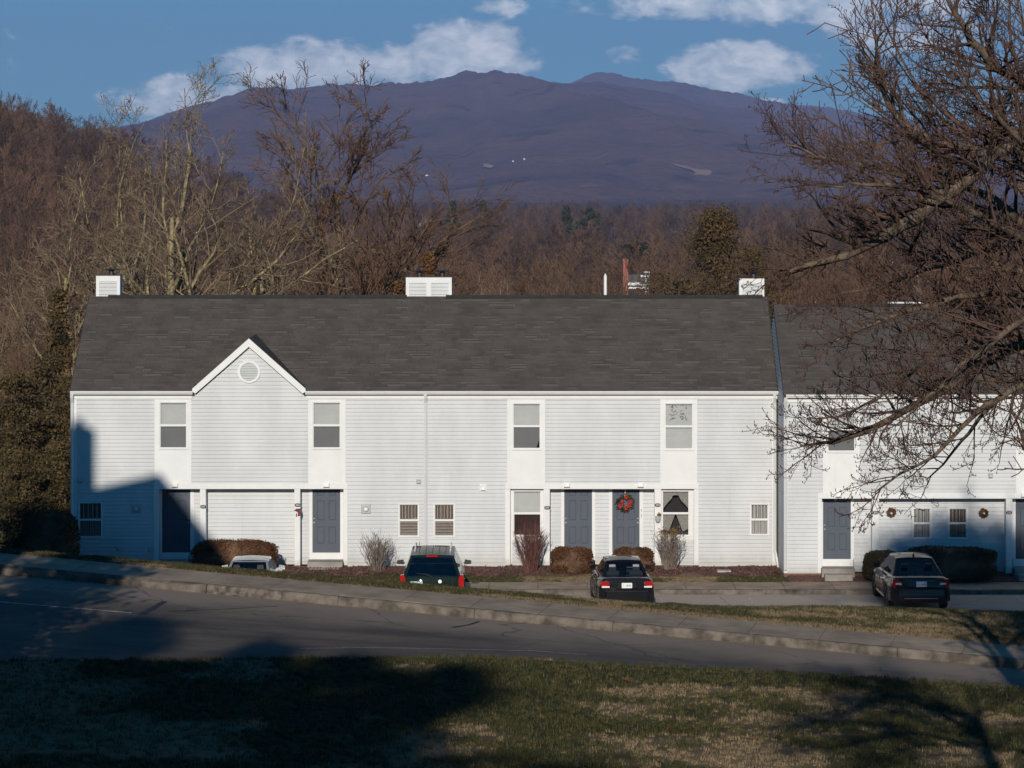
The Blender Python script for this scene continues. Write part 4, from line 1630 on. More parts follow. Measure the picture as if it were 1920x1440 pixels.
# (kind, photograph column of the trunk, depth, scale, turn, label)
ROWS = [
    ('pale_a', 318, 33, 0.97, 0.3, 'tall pale bare tree with many upright limbs, behind the roof right of the left chimney'),
    ('pale_b', 150, 36, 0.84, 2.2, 'pale bare tree leaning left behind the left chimney'),
    ('pale_b', 395, 38, 0.98, 0.1, 'pale lichened bare tree leaning right between the gable and the dense brown tree'),
    ('pale_c', 25, 42, 0.95, 1.0, 'crooked pale bare tree at the left edge of the picture'),
    ('pale_a', 238, 44, 0.94, 4.0, 'pale bare tree directly behind the left chimney, reaching above the hill'),
    ('dense', 640, 41, 1.10, 0.0, 'big dense brown bare tree with a broad twiggy crown left of the middle chimney'),
    ('brown_a', 520, 50, 1.05, 1.4, 'brown bare tree just left of the big dense tree'),
    ('brown_b', 735, 55, 0.98, 2.0, 'brown bare tree just left of the middle chimney'),
    ('slim', 560, 30, 0.95, 0.7, 'slim pale bare tree leaning in front of the dense brown tree'),
    ('brown_c', 885, 62, 0.95, 0.5, 'bare brown tree right of the middle chimney'),
    ('slim', 925, 48, 0.98, 2.6, 'slender pale-stemmed tree right of the middle chimney'),
    ('brown_b', 985, 70, 1.0, 3.3, 'bare brown tree behind the ridge, centre of the roof'),
    ('slim', 1050, 52, 1.0, 1.9, 'thin pale bare trunk rising behind the ridge near the white post'),
    ('brown_a', 1095, 74, 0.96, 4.4, 'bare brown tree behind the white post'),
    ('brown_c', 1150, 60, 0.88, 5.0, 'bare brown tree beside the red brick chimney'),
    ('brown_b', 1245, 95, 1.05, 0.9, 'bare tree with a rounded crown left of the rusty cedar'),
    ('brown_a', 1470, 46, 0.92, 2.9, 'bare brown tree just right of the right chimney'),
    ('brown_c', 1560, 40, 0.98, 1.2, 'bare brown tree behind the left part of the right-hand roof'),
    ('brown_b', 1665, 44, 1.02, 2.5, 'bare brown tree behind the white chimney of the right-hand roof'),
    ('brown_a', 1770, 38, 1.05, 0.2, 'bare brown tree behind the middle of the right-hand roof'),
    ('brown_c', 1880, 42, 1.12, 3.9, 'bare brown tree behind the right-hand roof near the picture edge'),
    ('brown_b', 80, 60, 1.05, 5.2, 'brown bare tree at the foot of the wooded hill, far left'),
    ('slim', 460, 45, 1.1, 1.1, 'slim straight pale tree between the pale trees and the dense brown tree'),
]
for kind, px, Y, sc, rz, lab in ROWS:
    plant_tree(kind, fx(px, Y), Y, sc, rz, lab, 'bare trees behind the townhouses')


# foliage plants -----------------------------------------------------
def leaf_cards(rng, centers, normals, size, spread=0.9):
    """small leaf-sized quads at the given points"""
    n = len(centers)
    a = rng.normal(size=(n, 3))
    if normals is not None:
        a = a * spread + normals * 0.5
    a /= np.linalg.norm(a, axis=1, keepdims=True)
    b = np.cross(a, rng.normal(size=(n, 3)))
    b /= np.linalg.norm(b, axis=1, keepdims=True)
    s = size * rng.uniform(0.6, 1.4, (n, 1))
    a, b = a * s, b * s * 0.55
    v = np.stack([centers - a - b * 0.3, centers - a * 0.1 + b, centers + a, centers - a * 0.1 - b], 1).reshape(-1, 3)
    return v, np.arange(4 * n).reshape(-1, 4)


def hedge(name, px0, px1, py0, py1, Y, depth, leaf, label, seed, dome=0.5, z0=-0.1):
    rng = np.random.default_rng(seed)
    x0, x1, zt = fx(px0, Y), fx(px1, Y), fz(py0, Y)
    w, h = (x1 - x0) / 2, zt - z0
    cx = (x0 + x1) / 2
    t = thing(name, label, 'hedge', (cx, Y, z0))
    # superellipsoid body: boxy sides, domed top
    nu, nv = 40, 18
    e = 0.42 + 0.35 * dome
    def surf(u, v, k=1.0):
        cu, su, cv, sv = np.cos(u), np.sin(u), np.cos(v), np.sin(v)
        f = lambda q, p: np.sign(q) * np.abs(q) ** p
        lump = 1 + 0.10 * (fbm(u * 2.2 + seed, v * 3.0, seed) - 0.5) * 2
        return np.stack([w * k * lump * f(cv, e) * f(cu, e), depth / 2 * k * lump * f(cv, e) * f(su, e), h * 0.52 + h * 0.5 * k * lump * f(sv, e)], -1)
    U, V = np.meshgrid(np.linspace(-np.pi, np.pi, nu, endpoint=False), np.linspace(-np.pi / 2 + 0.02, np.pi / 2 - 0.02, nv))
    P = surf(U, V, 0.94).reshape(-1, 3)
    idx = np.arange(nu * nv).reshape(nv, nu)
    r = np.roll(idx, -1, 1)
    f = np.stack([idx[:-1], r[:-1], r[1:], idx[1:]], -1).reshape(-1, 4)
    me = np_mesh('inner_growth', P, f)
    link_mesh('inner_growth', me, MT['twig'], t, True)
    n = int(min(26000, 12000 * max(1.0, w * h)))
    u, v = rng.uniform(-np.pi, np.pi, n), np.arcsin(rng.uniform(-0.98, 1, n))
    k = rng.uniform(0.92, 1.05, n) + (rng.random(n) < 0.05) * rng.uniform(0, 0.05, n)
    c = surf(u, v) * 1.0
    c = np.array([0, 0, h * 0.52]) + (c - np.array([0, 0, h * 0.52])) * k[:, None]
    nrm = c - np.array([0, 0, h * 0.4])
    nrm /= np.linalg.norm(nrm, axis=1, keepdims=True)
    vv, ff = leaf_cards(rng, c, nrm, 0.026)
    o = link_mesh('leaves', np_mesh('leaves', vv, ff), MT[leaf], t)
    o['kind'] = 'stuff'
    return t


def bare_shrub(name, px0, px1, py0, Y, twig, label, seed, stems=46, tips=None, z0=-0.08):
    """clipped fan of bare stems"""
    rng = random.Random(seed)
    x0, x1, zt = fx(px0, Y), fx(px1, Y), fz(py0, Y)
    w, h, cx = (x1 - x0) / 2, zt - z0, (x0 + x1) / 2
    t = thing(name, label, 'shrub', (cx, Y, z0))
    st, tw, ends = [], [], []
    for i in range(stems):
        a = rng.uniform(0, 2 * math.pi)
        q = math.sqrt(rng.random())
        tx, ty = math.cos(a) * q * w * 0.95, math.sin(a) * q * w * 0.8
        tz = h * (0.98 - 0.30 * q * q) * rng.uniform(0.74, 1.03)
        b = Vector((math.cos(a) * q * w * 0.28, math.sin(a) * q * w * 0.22, -0.05))
        e = Vector((tx, ty, tz))
        m = b.lerp(e, 0.5) + Vector((math.cos(a) * q * w * -0.06, 0, h * 0.04))
        pts = [b, b.lerp(m, 0.5) + Vector((rng.gauss(0, .025), rng.gauss(0, .02), 0)), m, m.lerp(e, 0.5) + Vector((rng.gauss(0, .045), rng.gauss(0, .03), 0.01)), e]
        st.append((pts, [0.012, 0.010, 0.008, 0.006, 0.004], 4))
        for k in range(9):
            f = rng.uniform(0.35, 0.97) * 4
            i0 = min(int(f), 3)
            p = pts[i0].lerp(pts[i0 + 1], f - i0)
            d = (pts[i0 + 1] - pts[i0]).normalized()
            d = (d + Vector((rng.gauss(0, .5), rng.gauss(0, .5), rng.gauss(0.1, .3)))).normalized()
            l = rng.uniform(0.10, 0.26) * h / 1.2
            p2 = p + d * l * 0.5
            p3 = p2 + (d + Vector((rng.gauss(0, .3), rng.gauss(0, .3), 0.25))).normalized() * l * 0.5
            if p3.z > h * 1.03:
                continue
            tw.append(([p, p2, p3], [0.005, 0.004, 0.003], 3))
            ends.append(p3)
    link_mesh('stems', mesh_of('stems', tubes(st), MT[twig]), [], t)
    link_mesh('twigs', mesh_of('twigs', tubes(tw), MT[twig]), [], t)
    if tips:
        g = np.random.default_rng(seed)
        c = np.array([tuple(e) for e in ends if e.z > h * 0.80])
        c = np.repeat(c, 7, 0) + g.normal(0, 0.03, (len(c) * 7, 3))
        vv, ff = leaf_cards(g, c, None, 0.022)
        o = link_mesh('leaves', np_mesh('leaves', vv, ff), MT[tips], t)
        o['kind'] = 'stuff'


hedge('clipped_hedge', 362, 520, 1014, 1058, -1.3, 1.15, 'leaf_brown', 'long low domed hedge in front of the left entry, half in shade', 1, 0.65)
hedge('clipped_hedge', 1034, 1110, 1028, 1072, -1.35, 1.1, 'leaf_brown', 'rounded bronze hedge before the door without a wreath', 2, 0.3)
hedge('clipped_hedge', 1151, 1224, 1029, 1067, -1.2, 1.0, 'leaf_brown', 'rounded bronze hedge below the door with the red wreath', 3, 0.3)
hedge('clipped_hedge', 1620, 1692, 1035, 1090, -3.15, 0.9, 'leaf_green', 'small dark rounded hedge left of the black saloon on the right', 4, 0.7)
hedge('clipped_hedge', 1692, 1866, 1027, 1092, -3.1, 1.0, 'leaf_green', 'wide dark hedge behind the black saloon on the right', 5, 0.35)
hedge('clipped_hedge', 48, 146, 962, 1060, -1.6, 1.9, 'leaf_green', 'dark shaded rounded bush at the left corner of the townhouse', 6, 0.8)
bare_shrub('bare_shrub', 671, 743, 991, -1.2, 'twig_grey', 'grey-brown leafless fan shaped shrub left of the green minivan', 21, 54)
bare_shrub('bare_shrub', 960, 1030, 972, -0.9, 'twig_red', 'reddish leafless shrub in front of the dark curtained window', 22, 74)
bare_shrub('bare_shrub', 1223, 1288, 987, -0.9, 'twig_grey', 'leafless shrub with a band of bronze leaves under the lace curtained window', 23, 60, 'leaf_yellow')


def conifer(name, px, Y, h, w, leaf, label, seed, n=9000, shape='cone', cat='tree', z=None, leafsize=0.075, group=None, x=None):
    rng = np.random.default_rng(seed)
    x = fx(px, Y) if x is None else x
    zz = float(terrain(x, Y)) if z is None else z
    t = thing(name, label, cat, (x, Y, zz), group)
    # boughs: clumps spread through the crown volume
    nb = 150 if shape != 'bush' else 110
    if Y < -40:
        nb = 260
    k = rng.random(nb) ** 0.75 if shape == 'cone' else rng.random(nb)
    if shape == 'cone':
        rad = (1 - k) ** 0.8 * w * 0.5 * rng.uniform(0.55, 1.1, nb)
        zc = h * (0.06 + 0.93 * k)
    elif shape == 'high':    # bare stem, crown only at the top
        rad = np.sqrt(1 - 0.85 * k * k) * w * 0.5 * np.sqrt(rng.random(nb))
        zc = h * (0.81 + 0.18 * k)
    elif shape == 'spire':   # rounded body with a pointed leader
        rad = np.where(k < 0.86, np.clip(1 - k, 0, 1) ** 0.45, (1 - k) * 1.6) * w * 0.5 * np.sqrt(rng.random(nb)) * rng.uniform(0.85, 1.15, nb)
        zc = h * (0.05 + 0.94 * k)
    else:
        rad = np.sqrt(np.clip(1 - (k * 1.85 - 0.85) ** 2, 0.05, 1)) * w * 0.5 * np.sqrt(rng.random(nb)) * rng.uniform(0.8, 1.1, nb)
        zc = h * (0.04 + 0.92 * k)
    a = rng.uniform(0, 2 * np.pi, nb)
    tip = np.stack([np.cos(a) * rad, np.sin(a) * rad, zc], -1)
    lim = []
    for q in tip:
        s = Vector((0, 0, max(0.1, q[2] - 0.35 * math.hypot(q[0], q[1]))))
        e = Vector(q)
        lim.append(([s, s.lerp(e, 0.5) + Vector((0, 0, -0.03)), e], [0.02 * h / 8, 0.012 * h / 8, 0.006], 3))
    tr = [([Vector((0, 0, -0.3)), Vector((0.02 * h, 0, h * 0.5)), Vector((0, 0, h * 0.97))], [h * 0.014 + .03, h * 0.009, 0.01], 7)]
    link_mesh('trunk', mesh_of('trunk', tubes(tr + lim), MT['bark']), [], t)
    per = max(1, n // nb)
    c = np.repeat(tip, per, 0)
    inw = np.repeat(np.stack([np.cos(a) * rad * 0, np.sin(a) * rad * 0, zc - 0.3 * rad], -1), per, 0)
    f = rng.uniform(0.0, 0.75, (len(c), 1)) ** 1.3
    sg = np.repeat(0.055 * w + 0.03 * (h - zc), per)[:, None] * 0.55 + 0.05
    c = c * (1 - f) + inw * f + rng.normal(size=c.shape) * sg * np.array([1, 1, 0.6])
    vv, ff = leaf_cards(rng, c, None, leafsize)
    link_mesh('crown', np_mesh('crown', vv, ff), MT[leaf], t)
    return t


conifer('cedar_tree', 1345, 36, 12.3, 11.5, 'leaf_cedar', 'rusty green cedar rising behind the roof left of the right chimney', 31, 44000, 'spire', leafsize=0.06)
conifer('cedar_tree', 1412, 40, 10.9, 6.0, 'leaf_cedar', 'lower rusty cedar just behind the right chimney', 32, 16000, 'spire', leafsize=0.06)
conifer('cedar_tree', 1272, 33, 9.6, 3.6, 'leaf_olive', 'short olive cedar left of the tall rusty cedar', 33, 7000, 'bush')
conifer('cypress_tree', 803, 20, 10.1, 1.3, 'leaf_rust', 'narrow rust orange tree behind the middle chimney', 34, 4500)
conifer('cypress_tree', 748, 16, 9.3, 1.6, 'leaf_rust', 'small rust orange tree at the left side of the middle chimney', 35, 4000, 'bush')
conifer('pine_tree', 335, 58, 12.0, 5.0, 'leaf_pine', 'dark evergreen among the pale bare trees left of the gable', 36, 13000)
conifer('pine_tree', 275, 66, 11.0, 4.5, 'leaf_pine', 'dark evergreen just right of the left chimney', 37, 10000, 'bush')
conifer('juniper_tree', 92, 5.5, 7.0, 3.0, 'leaf_olive', 'olive brown juniper touching the left corner of the townhouse', 38, 16000, 'bush', leafsize=0.05)
conifer('juniper_tree', 30, 4.0, 6.3, 3.2, 'leaf_olive', 'broad olive juniper at the left edge of the picture', 39, 16000, 'bush', leafsize=0.05)
conifer('juniper_tree', 118, 1.6, 4.3, 1.9, 'leaf_olive', 'low olive juniper beside the left wall, above the dark bush', 40, 9000, 'bush', leafsize=0.045)
conifer('juniper_tree', 40, 0.4, 3.9, 2.4, 'leaf_olive', 'low spreading juniper at the lower left edge', 41, 10000, 'bush', leafsize=0.045)
conifer('juniper_tree', 112, 14, 8.8, 2.4, 'leaf_cedar', 'slender rusty juniper behind the left end of the roof', 42, 7000)
conifer('pine_tree', 905, 900, 16.2, 9, 'leaf_pine', 'small dark pine sticking out of the far wood, left of the roof centre', 43, 3000, leafsize=0.5)
conifer('pine_tree', 850, 880, 16.2, 9, 'leaf_pine', 'far pine left of the one at the roof centre', 44, 3000, leafsize=0.5)
conifer('pine_tree', 1062, 800, 15.0, 8, 'leaf_pine', 'far pointed pine right of the roof centre', 45, 3000, leafsize=0.5)
conifer('pine_tree', 1105, 820, 15.0, 11, 'leaf_pine', 'far broad dark evergreen right of the pointed pine', 46, 3000, 'bush', leafsize=0.5)
conifer('pine_tree', 1195, 420, 12.5, 11, 'leaf_pine', 'dark evergreen clump in the middle wood above the brick chimney', 47, 4000, 'bush', leafsize=0.25)


# the bare tree in front, on the right -------------------------------------------
def front_tree():
    Y0 = -72.0
    base = spot(2105, 500, Y0)
    gz = float(terrain(base.x, Y0))
    t = thing('bare_tree', 'bare tree whose lichened limbs and twigs fill the right of the picture', 'tree', (base.x, Y0, gz))
    rng = random.Random(77)
    c = dict(seg=[8, 6, 4, 2], kids=[12, 6.6, 3.4], t0=[0.10, 0.15, 0.15], ang=[(25, 62), (25, 58), (30, 62)],
             ratio=[0.40, 0.46, 0.42], rr=[0.46, 0.55, 0.6], wob=[0.05, 0.12, 0.15, 0.18], up=[0.0, 0.05, 0.06, 0.06],
             taper=[0.3, 0.3, 0.4, 0.6], rmin=0.0029)
    out = []
    # leading limbs: measured ends (px, py) with their own depth in metres from the trunk
    limbs = [
        (2060, 640, [(1930, 285, -0.3), (1800, 345, -0.8), (1690, 425, -1.2), (1580, 480, -1.4), (1480, 505, -1.5)], 0.125),
        (2060, 560, [(1920, 255, 0.5), (1820, 285, 0.9), (1700, 235, 1.2), (1650, 150, 1.4), (1640, 60, 1.5)], 0.085),
        (2080, 520, [(1960, 200, 0.1), (1860, 120, -0.4), (1790, 20, -0.8), (1740, -80, -1.0)], 0.075),
        (2070, 600, [(1900, 400, 1.2), (1760, 330, 1.9), (1620, 310, 2.3), (1530, 290, 2.6), (1470, 265, 2.7)], 0.06),
        (2080, 690, [(1930, 560, -0.8), (1790, 560, -1.6), (1660, 600, -2.0), (1560, 640, -2.2)], 0.05),
        (2080, 740, [(1940, 640, 0.6), (1820, 700, 1.0), (1700, 770, 1.2), (1590, 820, 1.3), (1500, 835, 1.3)], 0.08),
        (2080, 760, [(1950, 720, -0.6), (1850, 760, -1.2), (1750, 850, -1.5), (1640, 920, -1.6)], 0.05),
        (2085, 640, [(1960, 430, 1.6), (1850, 470, 2.4), (1700, 520, 2.9), (1560, 560, 3.1)], 0.045),
        (2100, 500, [(2000, 220, 0.9), (1930, 90, 1.4), (1900, -40, 1.6)], 0.05),
        (2090, 700, [(1960, 640, 1.7), (1840, 600, 2.5), (1720, 690, 2.9), (1620, 760, 3.0), (1530, 790, 3.0)], 0.045),
        (2080, 620, [(1940, 470, -1.4), (1830, 400, -2.2), (1720, 360, -2.7), (1620, 345, -2.9), (1550, 350, -3.0)], 0.05),
        (2080, 720, [(1960, 690, 0.2), (1880, 740, 0.6), (1800, 830, 0.9), (1740, 900, 1.0)], 0.045),
        (2080, 680, [(1950, 600, -1.8), (1850, 650, -2.3), (1740, 740, -2.6), (1680, 800, -2.7)], 0.045),
        (2080, 660, [(1950, 520, 0.8), (1840, 500, 1.2), (1740, 480, 1.4), (1650, 410, 1.5)], 0.05),
        (2080, 600, [(1960, 360, 2.0), (1890, 300, 2.6), (1800, 250, 3.0), (1730, 190, 3.1)], 0.045),
        (2090, 560, [(1960, 330, -1.2), (1880, 230, -2.0), (1800, 150, -2.4), (1740, 60, -2.6)], 0.04),
    ]
    O = Vector((base.x, Y0, gz))
    tr = [Vector((0, 0, -0.3)), Vector((0.05, 0.03, 1.2)), Vector((0.0, 0.05, 2.6)), Vector((-0.02, 0, 4.4)), Vector((0.1, 0.1, 6.5)), Vector((0.3, 0.0, 8.5)), Vector((0.45, 0.1, 10.2))]
    def on_trunk(z):
        for a, b in zip(tr[:-1], tr[1:]):
            if a.z <= z <= b.z:
                return a.lerp(b, (z - a.z) / (b.z - a.z))
        return tr[-1].copy()
    for bx, by, pts, r in limbs:
        P = [on_trunk((spot(bx, by, Y0) - O).z)] + [spot(px, py, Y0 + dy) - O for px, py, dy in pts]
        # smooth resample
        q = []
        for i in range(len(P) - 1):
            p0, p1, p2, p3 = P[max(i - 1, 0)], P[i], P[i + 1], P[min(i + 2, len(P) - 1)]
            for s in range(4):
                f = s / 4
                q.append(0.5 * ((2 * p1) + (p2 - p0) * f + (2 * p0 - 5 * p1 + 4 * p2 - p3) * f * f + (3 * p1 - p0 - 3 * p2 + p3) * f ** 3))
        q.append(P[-1])
        q = [v + Vector((rng.gauss(0, .012), rng.gauss(0, .02), rng.gauss(0, .012))) for v in q]
        n = len(q)
        rad = [max(0.006, r * (1 - 0.86 * i / (n - 1))) for i in range(n)]
        out.append((0, q, rad))
        total = sum((q[i + 1] - q[i]).length for i in range(n - 1))
        kids = int(total * 8.5)
        for j in range(kids):
            f = (0.18 + 0.82 * (j + rng.random()) / kids) * (n - 1)
            i = min(int(f), n - 2)
            p = q[i].lerp(q[i + 1], f - i)
            d = (q[i + 1] - q[i]).normalized()
            ax = d.cross(Vector((rng.gauss(0, 1), rng.gauss(0, 1), rng.gauss(0, 1)))).normalized()
            nd = Matrix.Rotation(R(rng.uniform(22, 62)), 3, ax) @ d
            if i < n * 0.8 and nd.z < -0.1 and rng.random() < 0.55:
                nd.z *= -0.8
            grow(rng, out, p, nd, rng.uniform(0.5, 1.15) * (1.15 - 0.55 * f / n), max(0.0065, rad[i] * 0.42), 1, c)
    out.append((0, tr, [0.26, 0.23, 0.22, 0.20, 0.14, 0.07, 0.02]))
    # far side of the crown, outside the picture, so that its shade is that of a whole tree
    for k in range(10):
        p = tr[3 + k % 3] + Vector((0, 0, rng.uniform(-0.8, 0.8)))
        d = Vector((rng.uniform(0.3, 1), rng.uniform(-1, 1), rng.uniform(0.2, 0.8)))
        grow(rng, out, p, d, rng.uniform(2.4, 3.4), 0.05, 0, dict(c, kids=[9, 5, 2]))
    sides = {0: 7, 1: 4, 2: 3, 3: 3, 4: 3}
    a = [(p, r, sides[l]) for l, p, r in out if l == 0]
    b = [(p, r, sides[l]) for l, p, r in out if l > 0]
    link_mesh('trunk', mesh_of('trunk', tubes(a), MT['bark_pear']), [], t)
    va, fa = tubes(b)
    link_mesh('crown', mesh_of('crown', (va, fa), MT['twig_pear']), [], t)
    # winter buds at the twig ends
    ends = [p[-1] for l, p, r in out if l >= 3]
    bl = [([e - Vector((0, 0, 0.004)), e + Vector((rng.gauss(0, .004), rng.gauss(0, .004), 0.010)), e + Vector((0, 0, 0.020))], [0.003, 0.0055, 0.0015], 3) for e in ends]
    link_mesh('buds', mesh_of('buds', tubes(bl), MT['twig_pear']), [], t)


front_tree()

# ------------------------------------------------------------------ scattered stuff (woods, grass)
def source(name, me):
    return bpy.data.objects.new(name, me)


def scatter(name, pts, rot, scl, var, sources, label, cat, tilt=None):
    """one object whose geometry nodes put the source meshes on its points"""
    me = bpy.data.meshes.new(name)
    me.from_pydata([tuple(p) for p in pts], [], [])
    for nm, arr, ty in (('turn', rot, 'FLOAT'), ('size', scl, 'FLOAT'), ('kind_no', var, 'INT')):
        at = me.attributes.new(nm, ty, 'POINT')
        at.data.foreach_set('value', np.asarray(arr, np.float32 if ty == 'FLOAT' else np.int32))
    o = bpy.data.objects.new(name, me)
    COL.objects.link(o)
    tag(o, label, cat, kind='stuff')
    g = bpy.data.node_groups.new(name + '_scatter', 'GeometryNodeTree')
    g.interface.new_socket('Geometry', in_out='INPUT', socket_type='NodeSocketGeometry')
    g.interface.new_socket('Geometry', in_out='OUTPUT', socket_type='NodeSocketGeometry')
    N = g.nodes
    gi, go = N.new('NodeGroupInput'), N.new('NodeGroupOutput')
    join = N.new('GeometryNodeJoinGeometry')
    def named(nm, ty):
        a = N.new('GeometryNodeInputNamedAttribute')
        a.data_type = ty
        a.inputs['Name'].default_value = nm
        return a.outputs['Attribute']
    rt = N.new('ShaderNodeCombineXYZ')
    g.links.new(named('turn', 'FLOAT'), rt.inputs[2])
    sz = named('size', 'FLOAT')
    kn = named('kind_no', 'INT')
    for i, s in enumerate(sources):
        oi = N.new('GeometryNodeObjectInfo')
        oi.inputs['Object'].default_value = s
        oi.inputs['As Instance'].default_value = True
        cmp = N.new('FunctionNodeCompare')
        cmp.data_type = 'INT'
        cmp.operation = 'EQUAL'
        ins = [q for q in cmp.inputs if q.type == 'INT']
        g.links.new(kn, ins[0])
        ins[1].default_value = i
        ip = N.new('GeometryNodeInstanceOnPoints')
        g.links.new(gi.outputs[0], ip.inputs['Points'])
        g.links.new(cmp.outputs[0], ip.inputs['Selection'])
        g.links.new(oi.outputs['Geometry'], ip.inputs['Instance'])
        g.links.new(rt.outputs[0], ip.inputs['Rotation'])
        g.links.new(sz, ip.inputs['Scale'])
        g.links.new(ip.outputs[0], join.inputs[0])
    g.links.new(join.outputs[0], go.inputs[0])
    md = o.modifiers.new('scatter', 'NODES')
    md.node_group = g
    return o


def cheap_tree(seed, h, twig, **kw):
    c = cfg(seg=[5, 4, 3, 2], kids=[8, 6, 5], t0=[0.25, 0.25, 0.2], ang=[(20, 50), (22, 52), (25, 55)], ratio=[0.6, 0.55, 0.55], rr=[0.5, 0.55, 0.6],
            wob=[0.08, 0.12, 0.15, 0.16], up=[0.03, 0.07, 0.05, 0.05], taper=[0.25, 0.3, 0.4, 0.6], rmin=0.016)
    c.update(kw)
    rng = random.Random(seed)
    out = []
    grow(rng, out, Vector((0, 0, -0.4)), Vector((rng.uniform(-.1, .1), 0, 1)), h * 0.74, h * 0.014, 0, c)
    return mesh_of('wood_tree', tubes([(p, r, 4 if l == 0 else 3) for l, p, r in out]), MT[twig])


def woods():
    src = [source('wood_tree', cheap_tree(100 + i, 12, ('twig_wood', 'twig_wood_b', 'twig_wood_c', 'twig_wood')[i])) for i in range(4)]
    src += [source('wood_tree', cheap_tree(120 + i, 12, ('twig_wood', 'twig_wood_b', 'twig_wood_c')[i], kids=[10, 7, 6], rmin=0.03)) for i in range(3)]
    src += [source('wood_tree', cheap_tree(130, 12, 'twig_pale', kids=[6, 5, 4], rmin=0.02))]
    # evergreen for the mix
    g = np.random.default_rng(5)
    n = 500
    k = g.random(n) ** 0.7
    rad = (1 - k) ** 0.8 * 2.2 * g.uniform(0.3, 1, n)
    a = g.uniform(0, 2 * np.pi, n)
    vv, ff = leaf_cards(g, np.stack([np.cos(a) * rad, np.sin(a) * rad, 0.8 + 10.5 * k], -1), None, 0.45)
    me = np_mesh('wood_pine', vv, ff)
    me.materials.append(MT['leaf_pine'])
    src.append(source('wood_pine', me))
    r = np.random.default_rng(12)
    P, V, S = [], [], []
    def patch(n, y0, y1, vs, s0, s1, px0=-60, px1=1990, power=1.0):
        Y = y0 + (y1 - y0) * r.random(n) ** power
        px = r.uniform(px0, px1, n)
        X = (px - VPX) * (Y + CAM_D) / FPX
        Z = terrain(X, Y)
        P.append(np.stack([X, Y, Z], -1))
        V.append(r.choice(vs, n))
        S.append(r.uniform(s0, s1, n))
    patch(170, 55, 100, [0, 1, 2, 3, 7, 7], 0.7, 1.0)
    patch(240, 90, 170, [0, 1, 2, 3, 4, 7, 7], 0.7, 1.05)
    patch(420, 160, 330, [0, 1, 2, 3, 4, 5, 6], 0.8, 1.1)
    patch(520, 300, 620, [4, 5, 6], 0.85, 1.15)
    patch(500, 560, 1250, [4, 5, 6], 0.9, 1.25)
    patch(420, 1150, 1800, [4, 5, 6], 1.0, 1.2)
    # low undergrowth close behind the houses
    patch(160, 24, 60, [0, 1, 2, 3], 0.42, 0.68)
    # the hill on the left
    patch(700, 170, 640, [0, 1, 2, 3, 4, 5, 6], 0.75, 1.1, -160, 470)
    P, V, S = np.concatenate(P), np.concatenate(V), np.concatenate(S)
    scatter('woodland', P, r.uniform(0, 6.28, len(P)), S, V, src, 'brown leafless winter wood filling the valley and the left hillside', 'woodland')


def grass_sources():
    out = []
    for i, (nm, c, c2, h) in enumerate((('green', (0.036, 0.040, 0.012), (0.072, 0.070, 0.024), 0.060), ('olive', (0.075, 0.064, 0.024), (0.125, 0.098, 0.042), 0.055), ('straw', (0.17, 0.122, 0.07), (0.31, 0.23, 0.14), 0.045))):
        m = mat('grass_' + nm, c, 0.7, 0.3, 30, col2=c2, spec=0.25)
        for k in range(2):
            r = random.Random(50 + i * 3 + k)
            mb = MB()
            for q in range(13):
                a = r.uniform(0, 6.28)
                bx, by = r.uniform(-.055, .055), r.uniform(-.055, .055)
                hh = h * r.uniform(0.5, 1.35)
                ln = hh * r.uniform(0.25, 0.9)
                w = r.uniform(0.003, 0.0055)
                dx, dy = math.cos(a), math.sin(a)
                p0 = (bx - dy * w, by + dx * w, -0.01)
                p1 = (bx + dy * w, by - dx * w, -0.01)
                mx, my = bx + dx * ln * .35, by + dy * ln * .35
                p2 = (mx + dy * w * .8, my - dx * w * .8, hh * .65)
                p3 = (mx - dy * w * .8, my + dx * w * .8, hh * .65)
                tp = (bx + dx * ln, by + dy * ln, hh)
                mb.add([p0, p1, p2, p3, tp], ((0, 1, 2, 3), (3, 2, 4)))
            me = bpy.data.meshes.new('grass_tuft')
            me.from_pydata(mb.v, [], mb.f)
            me.materials.append(m)
            out.append(source('grass_tuft', me))
    return out


def grass():
    src = grass_sources()
    r = np.random.default_rng(9)
    def put(name, X, Y, label, smin, smax, dry_bias=0.0):
        Z = terrain(X, Y)
        d = np.clip(dryness(X, Y) + dry_bias, 0, 1)
        q = r.random(len(X))
        v = np.where(q < d * 0.85, 2, np.where(q < d * 0.85 + 0.25, 1, 0)) * 2 + r.integers(0, 2, len(X))
        scatter(name, np.stack([X, Y, Z], -1), r.uniform(0, 6.28, len(X)), r.uniform(smin, smax, len(X)), v, src, label, 'grass')
    # near lawn: even cover in the wedge the lens sees, a little beyond it too
    n = 52000
    Y = -66 + 32 * r.random(n)
    X = r.uniform(-15.5, 15.5, n)
    u, d = road_uv(X, Y)
    k = (d < -lawn_edge(u) - 0.12) & (np.abs(X - 0.0) < (Y + CAM_D) * 0.18 + 1.0)
    put('lawn_grass', X[k], Y[k], 'short patchy green and straw lawn in the foreground', 0.7, 1.35)
    # verge and bank between pavement and car park
    n = 32000
    X = r.uniform(-14, 16, n)
    d0 = 1.84 + 3.2 * r.random(n) ** 1.3
    Yv = kerb_y(X - 0.196 * d0) + 0.98 * d0
    n2 = 14000
    X2, Y2 = r.uniform(3, 17, n2), r.uniform(-31, LOT_Y - 0.35, n2)
    u2, dd2 = road_uv(X2, Y2)
    k2 = dd2 > 2.0
    put('verge_grass', np.concatenate([X, X2[k2]]), np.concatenate([Yv, Y2[k2]]), 'rough yellow green grass verge between pavement and car park', 0.8, 1.5, 0.38)
    # thin line of grass between mulch bed and front walk
    n = 5000
    X = r.uniform(-12, 8.2, n)
    put('bed_edge_grass', X, -3.2 + 0.85 * r.random(n), 'thin strip of grass between the mulch bed and the front walk', 0.5, 1.0, 0.15)


